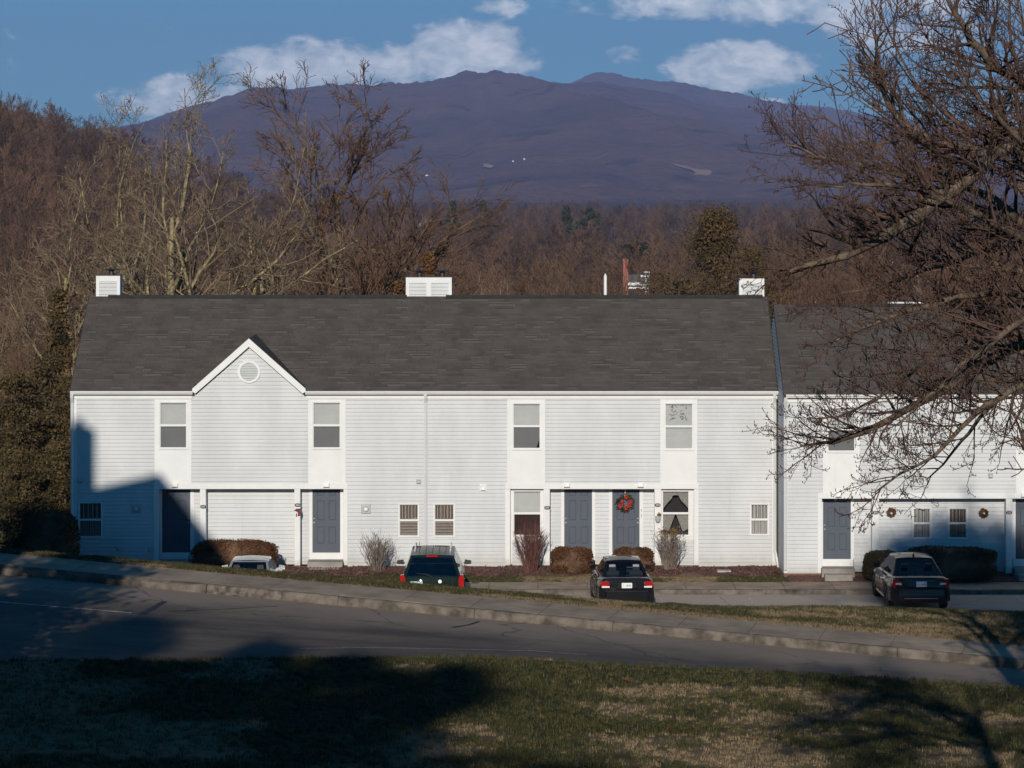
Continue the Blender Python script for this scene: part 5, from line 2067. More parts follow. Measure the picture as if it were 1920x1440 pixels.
def fallen_leaf(px, py, Y, label, seed):
    rng = random.Random(seed)
    p = spot(px, py, Y)
    z = float(terrain(p.x, p.y))
    u, d = road_uv(p.x, p.y)
    if d > -float(lawn_edge(u)):
        z = float(kerb_z(u)) - 0.2 + 0.04
    mb = MB()
    pts = [(0, -.07, 0), (.035, -.03, .01), (.05, .01, .03), (.02, .03, .015), (0, .08, .035), (-.025, .03, .01), (-.05, .015, .028), (-.03, -.03, .012)]
    a = rng.uniform(0, 6)
    v = [(p.x + x * math.cos(a) - y * math.sin(a), p.y + x * math.sin(a) + y * math.cos(a), z + 0.045 + q * 1.3) for x, y, q in pts]
    mb.add(v + [(q[0], q[1], q[2] - 0.004) for q in v], [tuple(range(8)), tuple(range(15, 7, -1))] + [(i, i + 8, (i + 1) % 8 + 8, (i + 1) % 8) for i in range(8)])
    o = mb.build('fallen_leaf', MT['dryleaf'])
    tag(o, label, 'leaf', 'fallen leaves')


MT['dryleaf'] = mat('dry_leaf', (0.16, 0.06, 0.025), 0.8, 0.3, 20)


# ------------------------------------------------------------------ mountains, far houses
def mountain(name, sky_px, D0, D1, seed, base_z, cols=620, rows=70, rough=1.0, bright=1.0):
    """a ridge: its crest stands D1 metres off with the measured skyline, its foot D0 metres off"""
    px = np.linspace(-700, 2700, cols)
    sp = np.array(sky_px, float)
    py = np.interp(px, sp[:, 0], sp[:, 1])
    s = FPX / D1
    Xc = (px - VPX) / s
    crest = CAM_H - (py - VPY) / s
    crest = crest + (5.5 * (fbm(px * 0.35, px * 0, seed, 3) - 0.5) + 16.0 * (fbm(px / 75.0, px * 0, seed + 2, 3) - 0.5)) * (D1 / 5000)
    t = np.concatenate([np.linspace(0, 1, rows), [1.06, 1.2, 1.35]])
    X = Xc[:, None] + 0 * t[None, :]
    Y = (D0 + (D1 - D0) * t[None, :]) - CAM_D + 0 * X
    prof = np.where(t <= 1, t ** 1.25, 1 - (t - 1) * 1.2)
    spur = 1.1 - 3.2 * np.abs(fbm(X / 460.0 + 0.00025 * Y, Y / 2400.0, seed + 5, 4) - 0.5)
    Z = base_z + (crest[:, None] - base_z) * prof[None, :] + spur * 0.30 * (crest[:, None] - base_z) * np.sin(np.pi * np.clip(t, 0, 1))[None, :] * rough
    Z = Z + 7.0 * (fbm(X / 40.0, Y / 28.0, seed + 9, 2) - 0.5) * (np.abs(t[None, :] - 1) > 0.02)
    idx = np.arange(X.size).reshape(X.shape)
    f = np.stack([idx[:-1, :-1], idx[1:, :-1], idx[1:, 1:], idx[:-1, 1:]], -1).reshape(-1, 4)
    o = link_mesh(name, np_mesh(name, np.stack([X, Y, Z], -1).reshape(-1, 3), f), MT['mountain'], None, True)
    tag(o, kind='structure')


def mountain_mat():
    m = bpy.data.materials.new('wooded_mountain')
    m.use_nodes = True
    w = NT(m.node_tree)
    bs = m.node_tree.nodes['Principled BSDF']
    pos = w.n('ShaderNodeNewGeometry').outputs['Position']
    n1 = w.noise(pos, 0.038, 5, 0.7).outputs['Fac']
    n2 = w.noise(pos, 0.0022, 5, 0.6).outputs['Fac']
    n3 = w.noise(pos, 0.0075, 4, 0.6).outputs['Fac']
    c = w.mix(n1, (0.040, 0.022, 0.020), (0.27, 0.165, 0.125))
    c = w.mix(w.math('MULTIPLY', w.step(n2, 0.45, 0.62), 0.7), c, (0.075, 0.052, 0.046))
    c = w.mix(w.math('MULTIPLY', w.step(n3, 0.57, 0.66), 0.8), c, (0.020, 0.026, 0.016))
    w.link(c, bs.inputs['Base Color'])
    bs.inputs['Roughness'].default_value = 1.0
    bs.inputs['Specular IOR Level'].default_value = 0.0
    b = w.n('ShaderNodeBump')
    b.inputs['Strength'].default_value = 0.7
    b.inputs['Distance'].default_value = 14.0
    w.link(n1, b.inputs['Height'])
    w.link(b.outputs[0], bs.inputs['Normal'])
    return m


MT['mountain'] = mountain_mat()


def far_house(px, py, Y, w, h, d, label, roof='roofgrey', wall='white', rz=0.0, chim=None, base=None):
    """small distant house standing so that its eave shows at the given pixel"""
    p = spot(px, py, Y)
    z0 = p.z - h
    t = thing('house', label, 'building', (p.x, p.y, z0))
    t.rotation_euler = (0, 0, rz)
    O = ORG[t.name]
    ORG[t.name] = Vector((0, 0, 0))
    mb = MB().box(-w / 2, w / 2, 0, d, -1.0 if base else min(-1.0, float(terrain(p.x, p.y)) - z0 - 0.5), h)
    mb.build('wall', MT[wall], t)
    rh = w * 0.0 + d * 0.32
    a = [(-w / 2 - .3, -.3, h - 0.05), (-w / 2 - .3, d + .3, h - 0.05), (-w / 2 - .3, d / 2, h + rh)]
    r = MB().hull(a, [(w / 2 + .3, q[1], q[2]) for q in a]).build('roof', MT[roof], t)
    n = max(2, int(w / 3))
    for i in range(n):
        x = -w / 2 + w * (i + 0.5) / n
        f = MB().box(x - .55, x + .55, -0.06, 0.02, h * 0.45, h * 0.8).build('window', MT['white'], t)
        MB().box(x - .45, x + .45, -0.08, -0.061, h * 0.48, h * 0.77).build('pane', MT['room'], f)
    MB().box(-w / 2 - .3, w / 2 + .3, -.36, -.301, h - 0.22, h + 0.02).build('fascia_board', MT['white'], t)
    if chim:
        cx, cw, ct = chim
        MB().box(cx - cw / 2, cx + cw / 2, d * .35, d * .35 + cw, h - .5, h + ct).build('chimney', MT['brickred'], r)
    return t


def far_things():
    mountain('mountain', [(-700, 330), (60, 300), (180, 262), (230, 242), (300, 230), (380, 220), (450, 196), (500, 186), (560, 173), (620, 167), (700, 164), (760, 161), (830, 151),
                          (885, 145), (910, 150), (940, 147), (985, 156), (1050, 158), (1085, 152), (1120, 154), (1170, 160), (1230, 172), (1300, 190), (1400, 212), (1500, 232), (1700, 262), (1920, 292), (2700, 330)],
             4200, 8300, 3, -12)
    mountain('mountain', [(-700, 330), (700, 240), (1000, 178), (1060, 158), (1095, 146), (1115, 139), (1140, 137), (1200, 143), (1260, 155), (1330, 168), (1400, 180), (1450, 190),
                          (1520, 196), (1600, 212), (1700, 226), (1920, 252), (2700, 300)], 8200, 10500, 8, -10)
    mountain('foothill', [(-700, 372), (600, 362), (760, 352), (830, 340), (900, 325), (960, 308), (1020, 299), (1070, 297), (1120, 306), (1180, 325), (1240, 342), (1300, 350), (1400, 352),
                          (1500, 345), (1700, 350), (2700, 362)], 3700, 4800, 14, -12, rough=0.5)
    # clearings on the mountain
    m = mat('tan_clearing', (0.26, 0.17, 0.11), 1.0, 0.2, 0.02)
    def clearing(pts, Y, name):
        P = [spot(a, b, Y) for a, b in pts]
        a = [(p.x, p.y + (p.z - P[0].z) * 4.0, p.z) for p in P]
        MBo = MB().hull(a, [(q[0], q[1] + 9, q[2] - 2) for q in a])
        o = MBo.build(name, m)
        tag(o, kind='structure')
    clearing([(1293, 333), (1318, 336), (1338, 323), (1334, 318), (1312, 317), (1290, 311), (1268, 306), (1268, 308), (1302, 319), (1306, 324)], 4450, 'field')
    clearing([(905, 312), (920, 315), (926, 311), (915, 307), (907, 306)], 4450, 'field')
    far_house(1252, 272, 5300, 10, 2.0, 6, 'tiny white house halfway up the mountain', base=1)
    far_house(983, 297, 4450, 2.6, 0.9, 3, 'tiny white house on the foothill crest', base=1)
    far_house(962, 301, 4450, 2.2, 0.9, 3, 'second tiny white house on the foothill, left of the crest', base=1)
    far_house(800, 327, 4150, 4, 0.9, 4, 'tiny pale house at the foot of the mountain, left', base=1)
    far_house(795, 411, 1500, 6.5, 2.4, 6, 'white house glimpsed in the wood above the middle chimney')
    far_house(1196, 530, 160, 1.5, 2.2, 2.0, 'white gabled house behind the roof, left of the cedars')
    far_house(84, 668, 120, 1.9, 2.4, 3.4, 'grey roofed shed among the trees left of the townhouse', wall='blind_tan')
    # brick chimney stack and the white post behind the ridge
    c = spot(1173, 516, 150)
    MBc = MB().box(c.x - .2, c.x + .2, c.y, c.y + .6, c.z - 14, c.z + 1.3)
    MBc.box(c.x - .25, c.x + .25, c.y - .05, c.y + .65, c.z + 1.12, c.z + 1.22)
    tag(MBc.build('brick_chimney', MT['brickred']), 'tall red brick chimney stack behind the roof ridge', 'chimney')
    c = spot(1135, 518, 40)
    MBp = MB().tube([(c.x, c.y, c.z - 12), (c.x, c.y, c.z), (c.x, c.y, c.z + .12)], [0.08, 0.075, 0.02], 10)
    tag(MBp.build('white_post', MT['white'], smooth=True, angle=40), 'slim white post standing behind the roof ridge', 'post')
    c = spot(1211, 508, 158)
    mp = MB().tube([(c.x, c.y, c.z - 12), (c.x, c.y, c.z)], [0.10, 0.06], 8)
    mp.box(c.x - .45, c.x + .3, c.y - .05, c.y + .05, c.z - .5, c.z - .35)
    mp.box(c.x - .2, c.x + .3, c.y - .05, c.y + .05, c.z - .15, c.z - .05)
    tag(mp.build('antenna_mast', MT['white']), 'white mast with short cross arms beside the far gabled house', 'mast')


# ------------------------------------------------------------------ unseen shade casters: inferred house and bare trees, added evergreens and apartment house
def plain_house(label, ridge_end, ang, length, half, wall_top_drop, ground, chimneys=(), name='house', roof='roofgrey', wall='siding'):
    """gabled house whose ridge starts at ridge_end (x, y, z) and runs at angle ang for length metres"""
    t = thing(name, label, 'building', (ridge_end[0], ridge_end[1], ground))
    t.rotation_euler = (0, 0, ang)
    ORG[t.name] = Vector((0, 0, 0))
    h = ridge_end[2] - ground
    e = h - wall_top_drop
    a = [(0, -half, -1), (0, half, -1), (0, half, e), (0, 0, h - .1), (0, -half, e)]
    MB().hull(a, [(length, q[1], q[2]) for q in a]).build('wall', MT[wall], t)
    r = MB()
    for s in (-1, 1):
        b = [(-.25, 0, h), (-.25, s * (half + .25), e - wall_top_drop * .25 / half), (-.25, s * (half + .25), e - wall_top_drop * .25 / half - .15), (-.25, 0, h - .15)]
        r.hull(b, [(length + .25, q[1], q[2]) for q in b])
    r.build('roof', MT[roof], t)
    n = max(2, int(length / 3.2))
    st = max(1, int(e / 2.9))
    for s in (-1, 1):
        for k in range(st):
            for i in range(n):
                x = length * (i + .5) / n
                z = 1.0 + 2.8 * k
                f = MB().box(x - .5, x + .5, s * half - .05, s * half + .05, z, z + 1.4).build('window', MT['white'], t)
                MB().box(x - .42, x + .42, s * half - .07, s * half + .07, z + .08, z + 1.32).build('pane', MT['room'], f)
    for cx, w, ht in chimneys:
        MB().box(cx - w / 2, cx + w / 2, -w / 2, w / 2, h - .8, h + ht).tube([(cx, 0, h + ht), (cx, 0, h + ht + .3)], .16, 10).build('chimney', MT['white'], t)
    return t


def shade_makers():
    plain_house('tall gabled house left of the photographer, outside the picture', (-15.7, -46.0, 19.8), math.pi + R(32), 12, 4.5, 2.0, 4.2, [(3.05, 0.8, 2.1)])
    plain_house('apartment house beside the photographer, outside the picture', (-8.6, -95.0, 22.6), math.pi + R(3), 16, 5.5, 2.6, 5.8, [(6, 1.2, 1.4)])  # added block, fills the left of the lawn with shade
    greens = [(-12.0, -53.0, 10.2, 4.6), (-15.5, -51.0, 9.8, 4.6), (-5.8, -88.0, 15.4, 5.0), (-8.6, -87.0, 16.4, 5.4), (-11.6, -86.0, 17.2, 5.4), (-14.8, -86.0, 17.6, 5.4), (-18.0, -85.0, 17.6, 5.4),
              (-3.4, -111.0, 20.0, 6.0), (-7.6, -110.5, 21.5, 6.2), (-7.2, -94.0, 18.6, 5.4), (-5.2, -98.0, 19.2, 5.4)]
    where = ['beside the tall house, nearer the road', 'beside the tall house, farther from the road', 'left of the lawn, first of five', 'left of the lawn, second of five', 'left of the lawn, third of five', 'left of the lawn, fourth of five',
             'left of the lawn, fifth of five', 'behind the photographer, on the right', 'behind the photographer, on the left', 'beside the photographer, farther forward', 'beside the photographer, nearer']
    for i, (x, y, h, w) in enumerate(greens):  # unseen evergreens added for soft-edged shade on lawn and road
        conifer('pine_tree', 0, y, h, w, 'leaf_pine', 'dense evergreen ' + where[i] + ', outside the picture', 70 + i, 17000, 'bush', x=x, leafsize=0.105, group='evergreens round the photographer')
    for i, (x, y, k, s, rz) in enumerate(((9.6, -50.5, 'brown_a', 1.12, 0.4), (12.4, -47.0, 'pale_a', 0.80, 1.2), (13.0, -40.0, 'brown_b', 0.95, 2.0), (3.6, -117, 'dense', 1.3, 1.0),
                                          (16.5, -92, 'brown_c', 1.0, 2.0), (-4.0, -121, 'dense', 1.35, 0.0), (11, -113, 'dense', 1.3, 3.0))):
        plant_tree(k, x, y, s, rz, ['bare tree on the right bank, outside the picture', 'pale bare tree right of the road, outside the picture', 'bare tree by the right end of the car park, outside the picture',
                                    'dense bare tree behind the photographer', 'bare tree to the right of the photographer', 'dense bare tree behind the photographer on the left', 'dense bare tree far behind on the right'][i], 'trees round the photographer')
    conifer('pine_tree', 0, -63, 18.4, 5.8, 'leaf_pine', 'dense evergreen right of the lawn, outside the picture', 61, 24000, 'bush', x=10.5, leafsize=0.10)  # added evergreen, darkens the right bank and car park
    conifer('pine_tree', 0, -63.5, 20.6, 9.0, 'leaf_pine', 'tall pine with a high flat crown right of the lawn, outside the picture', 64, 20000, 'high', x=9.6, leafsize=0.11)  # added pine, crown raised out of view to shade car and hedge
    conifer('pine_tree', 0, -58, 17.0, 5.4, 'leaf_pine', 'second dense evergreen right of the lawn, outside the picture', 62, 22000, 'bush', x=13.6, leafsize=0.10)  # added as well, widens the shade on the right


woods()
grass()
far_things()
shade_makers()
fallen_leaf(1174, 1297, -44.5, 'brown fallen leaf on the lawn, just right of the middle and nearest the road', 1)
for i, (a, b, c) in enumerate(((1040, 1330, -47), (1330, 1310, -46), (1255, 1390, -51), (1600, 1345, -48), (905, 1292, -44.5), (1420, 1405, -52), (1700, 1400, -52), (1120, 1420, -53))):
    fallen_leaf(a, b, c, 'dry brown fallen leaf on the lawn, %s from the left' % ('third', 'sixth', 'fifth', 'eighth', 'first', 'seventh', 'ninth', 'fourth')[i], 10 + i)
fallen_leaf(1480, 1222, -39.5, 'orange fallen leaf lying on the road near the right', 2)

# ------------------------------------------------------------------ cars
MT['glass_dark'] = glass('dark_car_glass', (0.30, 0.33, 0.34), 0.06, 0.01)
MT['glass_black'] = glass('privacy_car_glass', (0.05, 0.055, 0.06), 0.06, 0.01)
MT['tail'] = mat('red_tail_lens', (0.36, 0.010, 0.010), 0.12, 0.1, 30, coat=0.6)
MT['tail_clear'] = mat('clear_lamp_lens', (0.75, 0.72, 0.70), 0.12, 0.1, 30, coat=0.6)
MT['chrome'] = mat('chrome', (0.7, 0.7, 0.7), 0.12, metal=1.0)
MT['plate'] = mat('white_number_plate', (0.75, 0.75, 0.76), 0.45)
MT['plate_ink'] = mat('dark_plate_ink', (0.03, 0.035, 0.06), 0.5)
MT['seat'] = mat('grey_car_seat', (0.28, 0.28, 0.29), 0.9)
MT['plastic'] = mat('black_car_plastic', (0.02, 0.02, 0.02), 0.5)
MT['rim'] = mat('alloy_rim', (0.45, 0.45, 0.46), 0.3, metal=0.9)


def paint(name, c, flake=0.0, coat=1.0):
    return mat(name, c, 0.55 if flake == 0 else 0.35, 0.05, 2, coat=coat, spec=0.05, metal=flake)


def lerp3(a, b, t):
    return tuple(a[i] + (b[i] - a[i]) * t for i in range(3))


def bil(q, u, v):
    return lerp3(lerp3(q[0], q[1], u), lerp3(q[3], q[2], u), v)


def framed(body, panes, q, cuts, ins):
    """quad q (bottom-left, bottom-right, top-right, top-left) with window openings between the cuts"""
    l, r, b, t = ins
    for i, (u0, u1) in enumerate(zip(cuts[:-1], cuts[1:])):
        s = [bil(q, u0, 0), bil(q, u1, 0), bil(q, u1, 1), bil(q, u0, 1)]
        inner = [bil(s, l, b), bil(s, 1 - r, b), bil(s, 1 - r, 1 - t), bil(s, l, 1 - t)]
        for k in range(4):
            body.quad(s[k], s[(k + 1) % 4], inner[(k + 1) % 4], inner[k])
        panes.append(inner)


def wheel(parent, x, y, r, w):
    s = 1 if x > 0 else -1
    prof = [(r * .62, -w / 2), (r * .93, -w / 2), (r, -w * .36), (r, w * .36), (r * .93, w / 2), (r * .62, w / 2)]
    k = 24
    mb = MB()
    vs = [(x + o, y + rr * math.cos(2 * math.pi * q / k), r + rr * math.sin(2 * math.pi * q / k)) for rr, o in prof for q in range(k)]
    n = len(prof)
    fs = []
    for i in range(n):
        j = (i + 1) % n
        for q in range(k):
            q2 = (q + 1) % k
            fs.append((i * k + q, i * k + q2, j * k + q2, j * k + q))
    mb.add(vs, fs)
    t = mb.build('wheel', MT['black'], parent, True, 40)
    rim = MB()
    xo = x + s * w * .32
    for q in range(5):
        a = 2 * math.pi * q / 5 + .3
        da = .20
        p = [(xo, y + rr * math.cos(a + d), r + rr * math.sin(a + d)) for rr, d in ((r * .12, -da * 2), (r * .63, -da), (r * .63, da), (r * .12, da * 2))]
        rim.hull(p, [(v[0] - s * .03, v[1], v[2]) for v in p])
    rim.tube([(xo - s * .02, y, r), (xo + s * .015, y, r)], r * .17, 12)
    rim.build('rim', MT['rim'], t)
    MB().tube([(x - s * w * .1, y, r), (x - s * w * .08, y, r)], r * .62, 20).build('brake_disc', MT['darkmetal'], t)


def car(spec):
    P = spec
    t = thing(P['name'], P['label'], 'car', (0, 0, 0), 'cars parked nose in before the townhouses')
    L, W = P['L'], P['W']
    pm = P['paint']
    body = MB()
    # lower body loft; wheel arches are raised stations
    def section(y, w, zb, zs, zt):
        return [(-w + .16, y, zb), (-w + .04, y, zb + .05), (-w, y, zb + (zs - zb) * .35), (-w - .0 + .005, y, zb + (zs - zb) * .7), (-w + .05, y, zs), (-w + .16, y, zt), (-w * .4, y, zt + .02), (w * .4, y, zt + .02),
                (w - .16, y, zt), (w - .05, y, zs), (w - .005, y, zb + (zs - zb) * .7), (w, y, zb + (zs - zb) * .35), (w - .04, y, zb + .05), (w - .16, y, zb)]
    prof = P['prof']           # (y, half width, bottom, shoulder, top)
    ys = set(p[0] for p in prof)
    for wy in P['axles']:
        for d in (-.40, -.375, -.30, -.18, 0, .18, .30, .375, .40):
            ys.add(round(wy + d, 3))
    ys = sorted(ys)
    pa = np.array(prof)
    rings = []
    for y in ys:
        w, zb, zs, zt = (float(np.interp(y, pa[:, 0], pa[:, k])) for k in (1, 2, 3, 4))
        for wy in P['axles']:
            dd = abs(y - wy)
            if dd < .39:
                zb = max(zb, P['wr'] + math.sqrt(max(0, .385 ** 2 - dd ** 2)) - .02)
        rings.append(section(y, w, zb, zs, zt))
    n = len(rings[0])
    for a, b in zip(rings[:-1], rings[1:]):
        base = len(body.v)
        body.v += a + b
        for i in range(n):
            j = (i + 1) % n
            body.f.append((base + i, base + j, base + n + j, base + n + i))
            body.m.append(0)
    body.add(rings[0], [tuple(range(n - 1, -1, -1))])
    body.add(rings[-1], [tuple(range(n))])
    # greenhouse
    g = P['cabin']   # belt z rear/front, rear base y, rear top y, front top y, front base y, base half width, roof half width, roof z
    zb, yr0, yr1, yf1, yf0, wb, wr, zr = g
    A = [(-wb, yr0, zb), (wb, yr0, zb), (wr, yr1, zr), (-wr, yr1, zr)]
    Bq = [(wb, yf0, zb - .04), (-wb, yf0, zb - .04), (-wr, yf1, zr), (wr, yf1, zr)]
    Lq = [(-wb, yf0, zb - .04), (-wb, yr0, zb), (-wr, yr1, zr), (-wr, yf1, zr)]
    Rq = [(wb, yr0, zb), (wb, yf0, zb - .04), (wr, yf1, zr), (wr, yr1, zr)]
    rear, front, left, right = [], [], [], []
    framed(body, rear, A, [0, 1], P['rear_ins'])
    framed(body, front, Bq, [0, 1], (.07, .07, .05, .07))
    framed(body, left, Lq, P['side_cuts'], (.05, .05, .07, .10))
    framed(body, right, Rq, [1 - c for c in P['side_cuts']][::-1], (.05, .05, .07, .10))
    # crowned roof
    nu, nv = 6, 6
    rv = []
    for j in range(nv + 1):
        for i in range(nu + 1):
            u, v = i / nu, j / nv
            x = -wr + 2 * wr * u
            y = yr1 + (yf1 - yr1) * v
            rv.append((x, y, zr + .05 * (1 - (2 * u - 1) ** 2) * (1 - .5 * (2 * v - 1) ** 2) + .028 * (1 - (2 * u - 1) ** 4) * (1 - (2 * v - 1) ** 4)))
    body.add(rv, [(j * (nu + 1) + i, j * (nu + 1) + i + 1, (j + 1) * (nu + 1) + i + 1, (j + 1) * (nu + 1) + i) for j in range(nv) for i in range(nu)])
    me_name = 'body'
    bm = bmesh.new()
    me = bpy.data.meshes.new(me_name)
    me.from_pydata(body.v, [], body.f)
    bm.from_mesh(me)
    bmesh.ops.remove_doubles(bm, verts=bm.verts, dist=.0005)
    bmesh.ops.recalc_face_normals(bm, faces=bm.faces)
    sharp = [e for e in bm.edges if len(e.link_faces) == 2 and e.calc_face_angle(0) > R(38)]
    bmesh.ops.bevel(bm, geom=sharp, offset=.022, segments=2, affect='EDGES', clamp_overlap=True)
    bm.to_mesh(me)
    bm.free()
    link_mesh('body', me, pm, t, True, 50)
    for nm, lst, m in (('rear_window', rear, P['rear_glass']), ('windscreen', front, MT['glass_dark']), ('side_window', left, P['side_glass']), ('side_window', right, P['side_glass'])):
        for q in lst:
            MB().quad(*q).build(nm, m, t)
    # cabin inside
    inn = MB()
    zf = zb - .35
    inn.box(-wb + .06, wb - .06, yr0 + .05, yf0 - .1, zf - .1, zf)
    inn.box(-wb + .05, wb - .05, yr0 + .04, yr0 + .42, zb - .06, zb - .03)
    for x in ((-.36, .36)):
        for y in (yr0 + .55, (yr0 + yf0) / 2 + .35):
            inn.hull([(x - .22, y, zf), (x + .22, y, zf), (x + .22, y + .12, zf), (x - .22, y + .12, zf)], [(x - .2, y - .14, zb + .14), (x + .2, y - .14, zb + .14), (x + .2, y - .03, zb + .14), (x - .2, y - .03, zb + .14)])
            inn.hull([(x - .11, y - .13, zb + .16), (x + .11, y - .13, zb + .16), (x + .11, y - .05, zb + .16), (x - .11, y - .05, zb + .16)], [(x - .09, y - .15, zb + .34), (x + .09, y - .15, zb + .34), (x + .09, y - .07, zb + .34), (x - .09, y - .07, zb + .34)])
    inn.build('seats', MT[P.get('seat', 'seat')], t)
    yb = prof[0][0]
    # wheels
    for wy in P['axles']:
        for s in (-1, 1):
            wheel(t, s * (W / 2 - .11), wy, P['wr'], .21)
    # mirrors
    for s in (-1, 1):
        my = yf0 - .55
        x = s * (wb + .04)
        a = [(x, my, zb + .02), (x, my + .08, zb + .02), (x, my + .08, zb + .05), (x, my, zb + .05)]
        m = MB()
        mw = P.get('mirror', .2)
        x2 = s * (wb + .06)
        m.hull([(x2, my - .02, zb - .01), (x2 + s * mw, my - .05, zb + .01), (x2 + s * mw, my - .05, zb + .12), (x2 + s * .02, my - .02, zb + .15)],
               [(x2, my + .10, zb + .02), (x2 + s * mw * .85, my + .07, zb + .03), (x2 + s * mw * .85, my + .07, zb + .11), (x2 + s * .03, my + .10, zb + .13)])
        m.hull(a, [(q[0] + s * .06, q[1], q[2]) for q in a])
        m.build('mirror', P.get('mirror_mat', pm), t)
    # rear details at the tail plane
    for s in (-1, 1):
        for poly, mm, nm in P['lamps']:
            pts = [(s * a, b) for a, b in poly]
            if s < 0:
                pts = pts[::-1]
            off = P['lamp_y'] if nm != 'lamp_insert' else P['lamp_y'] - .012
            MB().prism(pts, off, off + .16).build(nm, MT[mm], t)
    if P.get('plate'):
        px, pz, txt, sz = P['plate']
        po = P['plate_y']
        pl = MB().bbox(px - .155, px + .155, po - .012, po + .03, pz - .078, pz + .078, .004).build('number_plate', MT['plate'], t)
        if txt:
            text_mesh('plate_lettering', txt, sz, (px, po - .016, pz - .005), MT['plate_ink'], pl)
    b0 = P['bumper']  # z0, z1, y out, half width
    bp = MB()
    z0, z1, yo, bw = b0
    for k in range(1):
        sec0 = [(-bw, yb + .34, z0 + .02), (-bw, yb + .34, z1), (-bw + .02, yb + .20, z1), (-bw + .02, yb + .2, z0)]
        pts = [(-bw, yb + .38), (-bw + .02, yb + .14), (-bw * .72, yo + .025), (0, yo), (bw * .72, yo + .025), (bw - .02, yb + .14), (bw, yb + .38)]
        for (xa, ya), (xb, yb2) in zip(pts[:-1], pts[1:]):
            bp.hull([(xa, ya, z0), (xa, ya - .012, (z0 + z1) / 2), (xa, ya + .01, z1), (xa, ya + .12, z1), (xa, ya + .12, z0)],
                    [(xb, yb2, z0), (xb, yb2 - .012, (z0 + z1) / 2), (xb, yb2 + .01, z1), (xb, yb2 + .12, z1), (xb, yb2 + .12, z0)])
    bp.build('bumper', P.get('bumper_mat', pm), t)
    # boot seams, door seams, handles and sill trim
    hw = W / 2
    sw = P.get('boot', .62)
    for s in (-1, 1):
        MB().box(s * sw - .004, s * sw + .004, yb - .004, yb + .05, P['bumper'][1] + .01, prof[1][4] - .06).build('boot_seam', MT['plastic'], t)
        for y in P.get('doors', (-.95, .12, 1.05)):
            MB().box(s * (hw - .02), s * (hw + .002), y - .005, y + .005, .34, .80).build('door_seam', MT['plastic'], t)
        for y in P.get('handles', (-.72, .32)):
            MB().box(s * (hw - .03), s * (hw + .022), y, y + .18, .775, .80).build('door_handle', pm, t)
        MB().box(s * (hw - .03), s * (hw + .006), P['axles'][0] + .45, P['axles'][1] - .45, .285, .305).build('sill_trim', MT['chrome'], t)
    MB().box(-sw, sw, yb - .012, yb + .03, P['bumper'][1] + .004, P['bumper'][1] + .014).build('boot_seam', MT['plastic'], t)
    for fn in P.get('extra', ()):
        fn(t)
    x, y, z, rz = P['place']
    t.location = (x, y, z)
    t.rotation_euler = (0, 0, R(rz))
    return t


def sedan_profile(L, W):
    h = L / 2
    w = W / 2
    return [(-h, w - .14, .36, .74, .80), (-h + .05, w - .07, .30, .90, .965), (-h + .16, w - .035, .27, .93, 1.0), (-h + .6, w - .01, .24, .91, .985), (-h + 1.1, w, .22, .90, .97), (0, w, .20, .88, .93),
            (h - 1.3, w, .22, .86, .92), (h - .5, w - .04, .22, .78, .85), (h - .12, w - .12, .25, .66, .74), (h, w - .26, .32, .56, .62)]


def emblem(x, y, z, s):
    def f(t):
        mb = MB().ring((x, y, z), None, s * .6, s, y - .008, y, 16)
        mb.box(x - s * .12, x + s * .12, y - .009, y, z - s * .6, z + s * .6)
        mb.build('emblem', MT['chrome'], t)
    return f


def strip(x0, x1, y, z0, z1, m, nm):
    def f(t):
        MB().bbox(x0, x1, y - .012, y + .02, z0, z1, .004).build(nm, MT[m], t)
    return f


def antenna_fin(x, y, z):
    def f(t):
        MB().hull([(x - .03, y - .02, z), (x + .03, y - .02, z), (x + .03, y + .16, z), (x - .03, y + .16, z)], [(x - .006, y - .03, z + .07), (x + .006, y - .03, z + .07), (x + .006, y + .01, z + .07), (x - .006, y + .01, z + .07)]).build('antenna_fin', MT['plastic'], t)
    return f


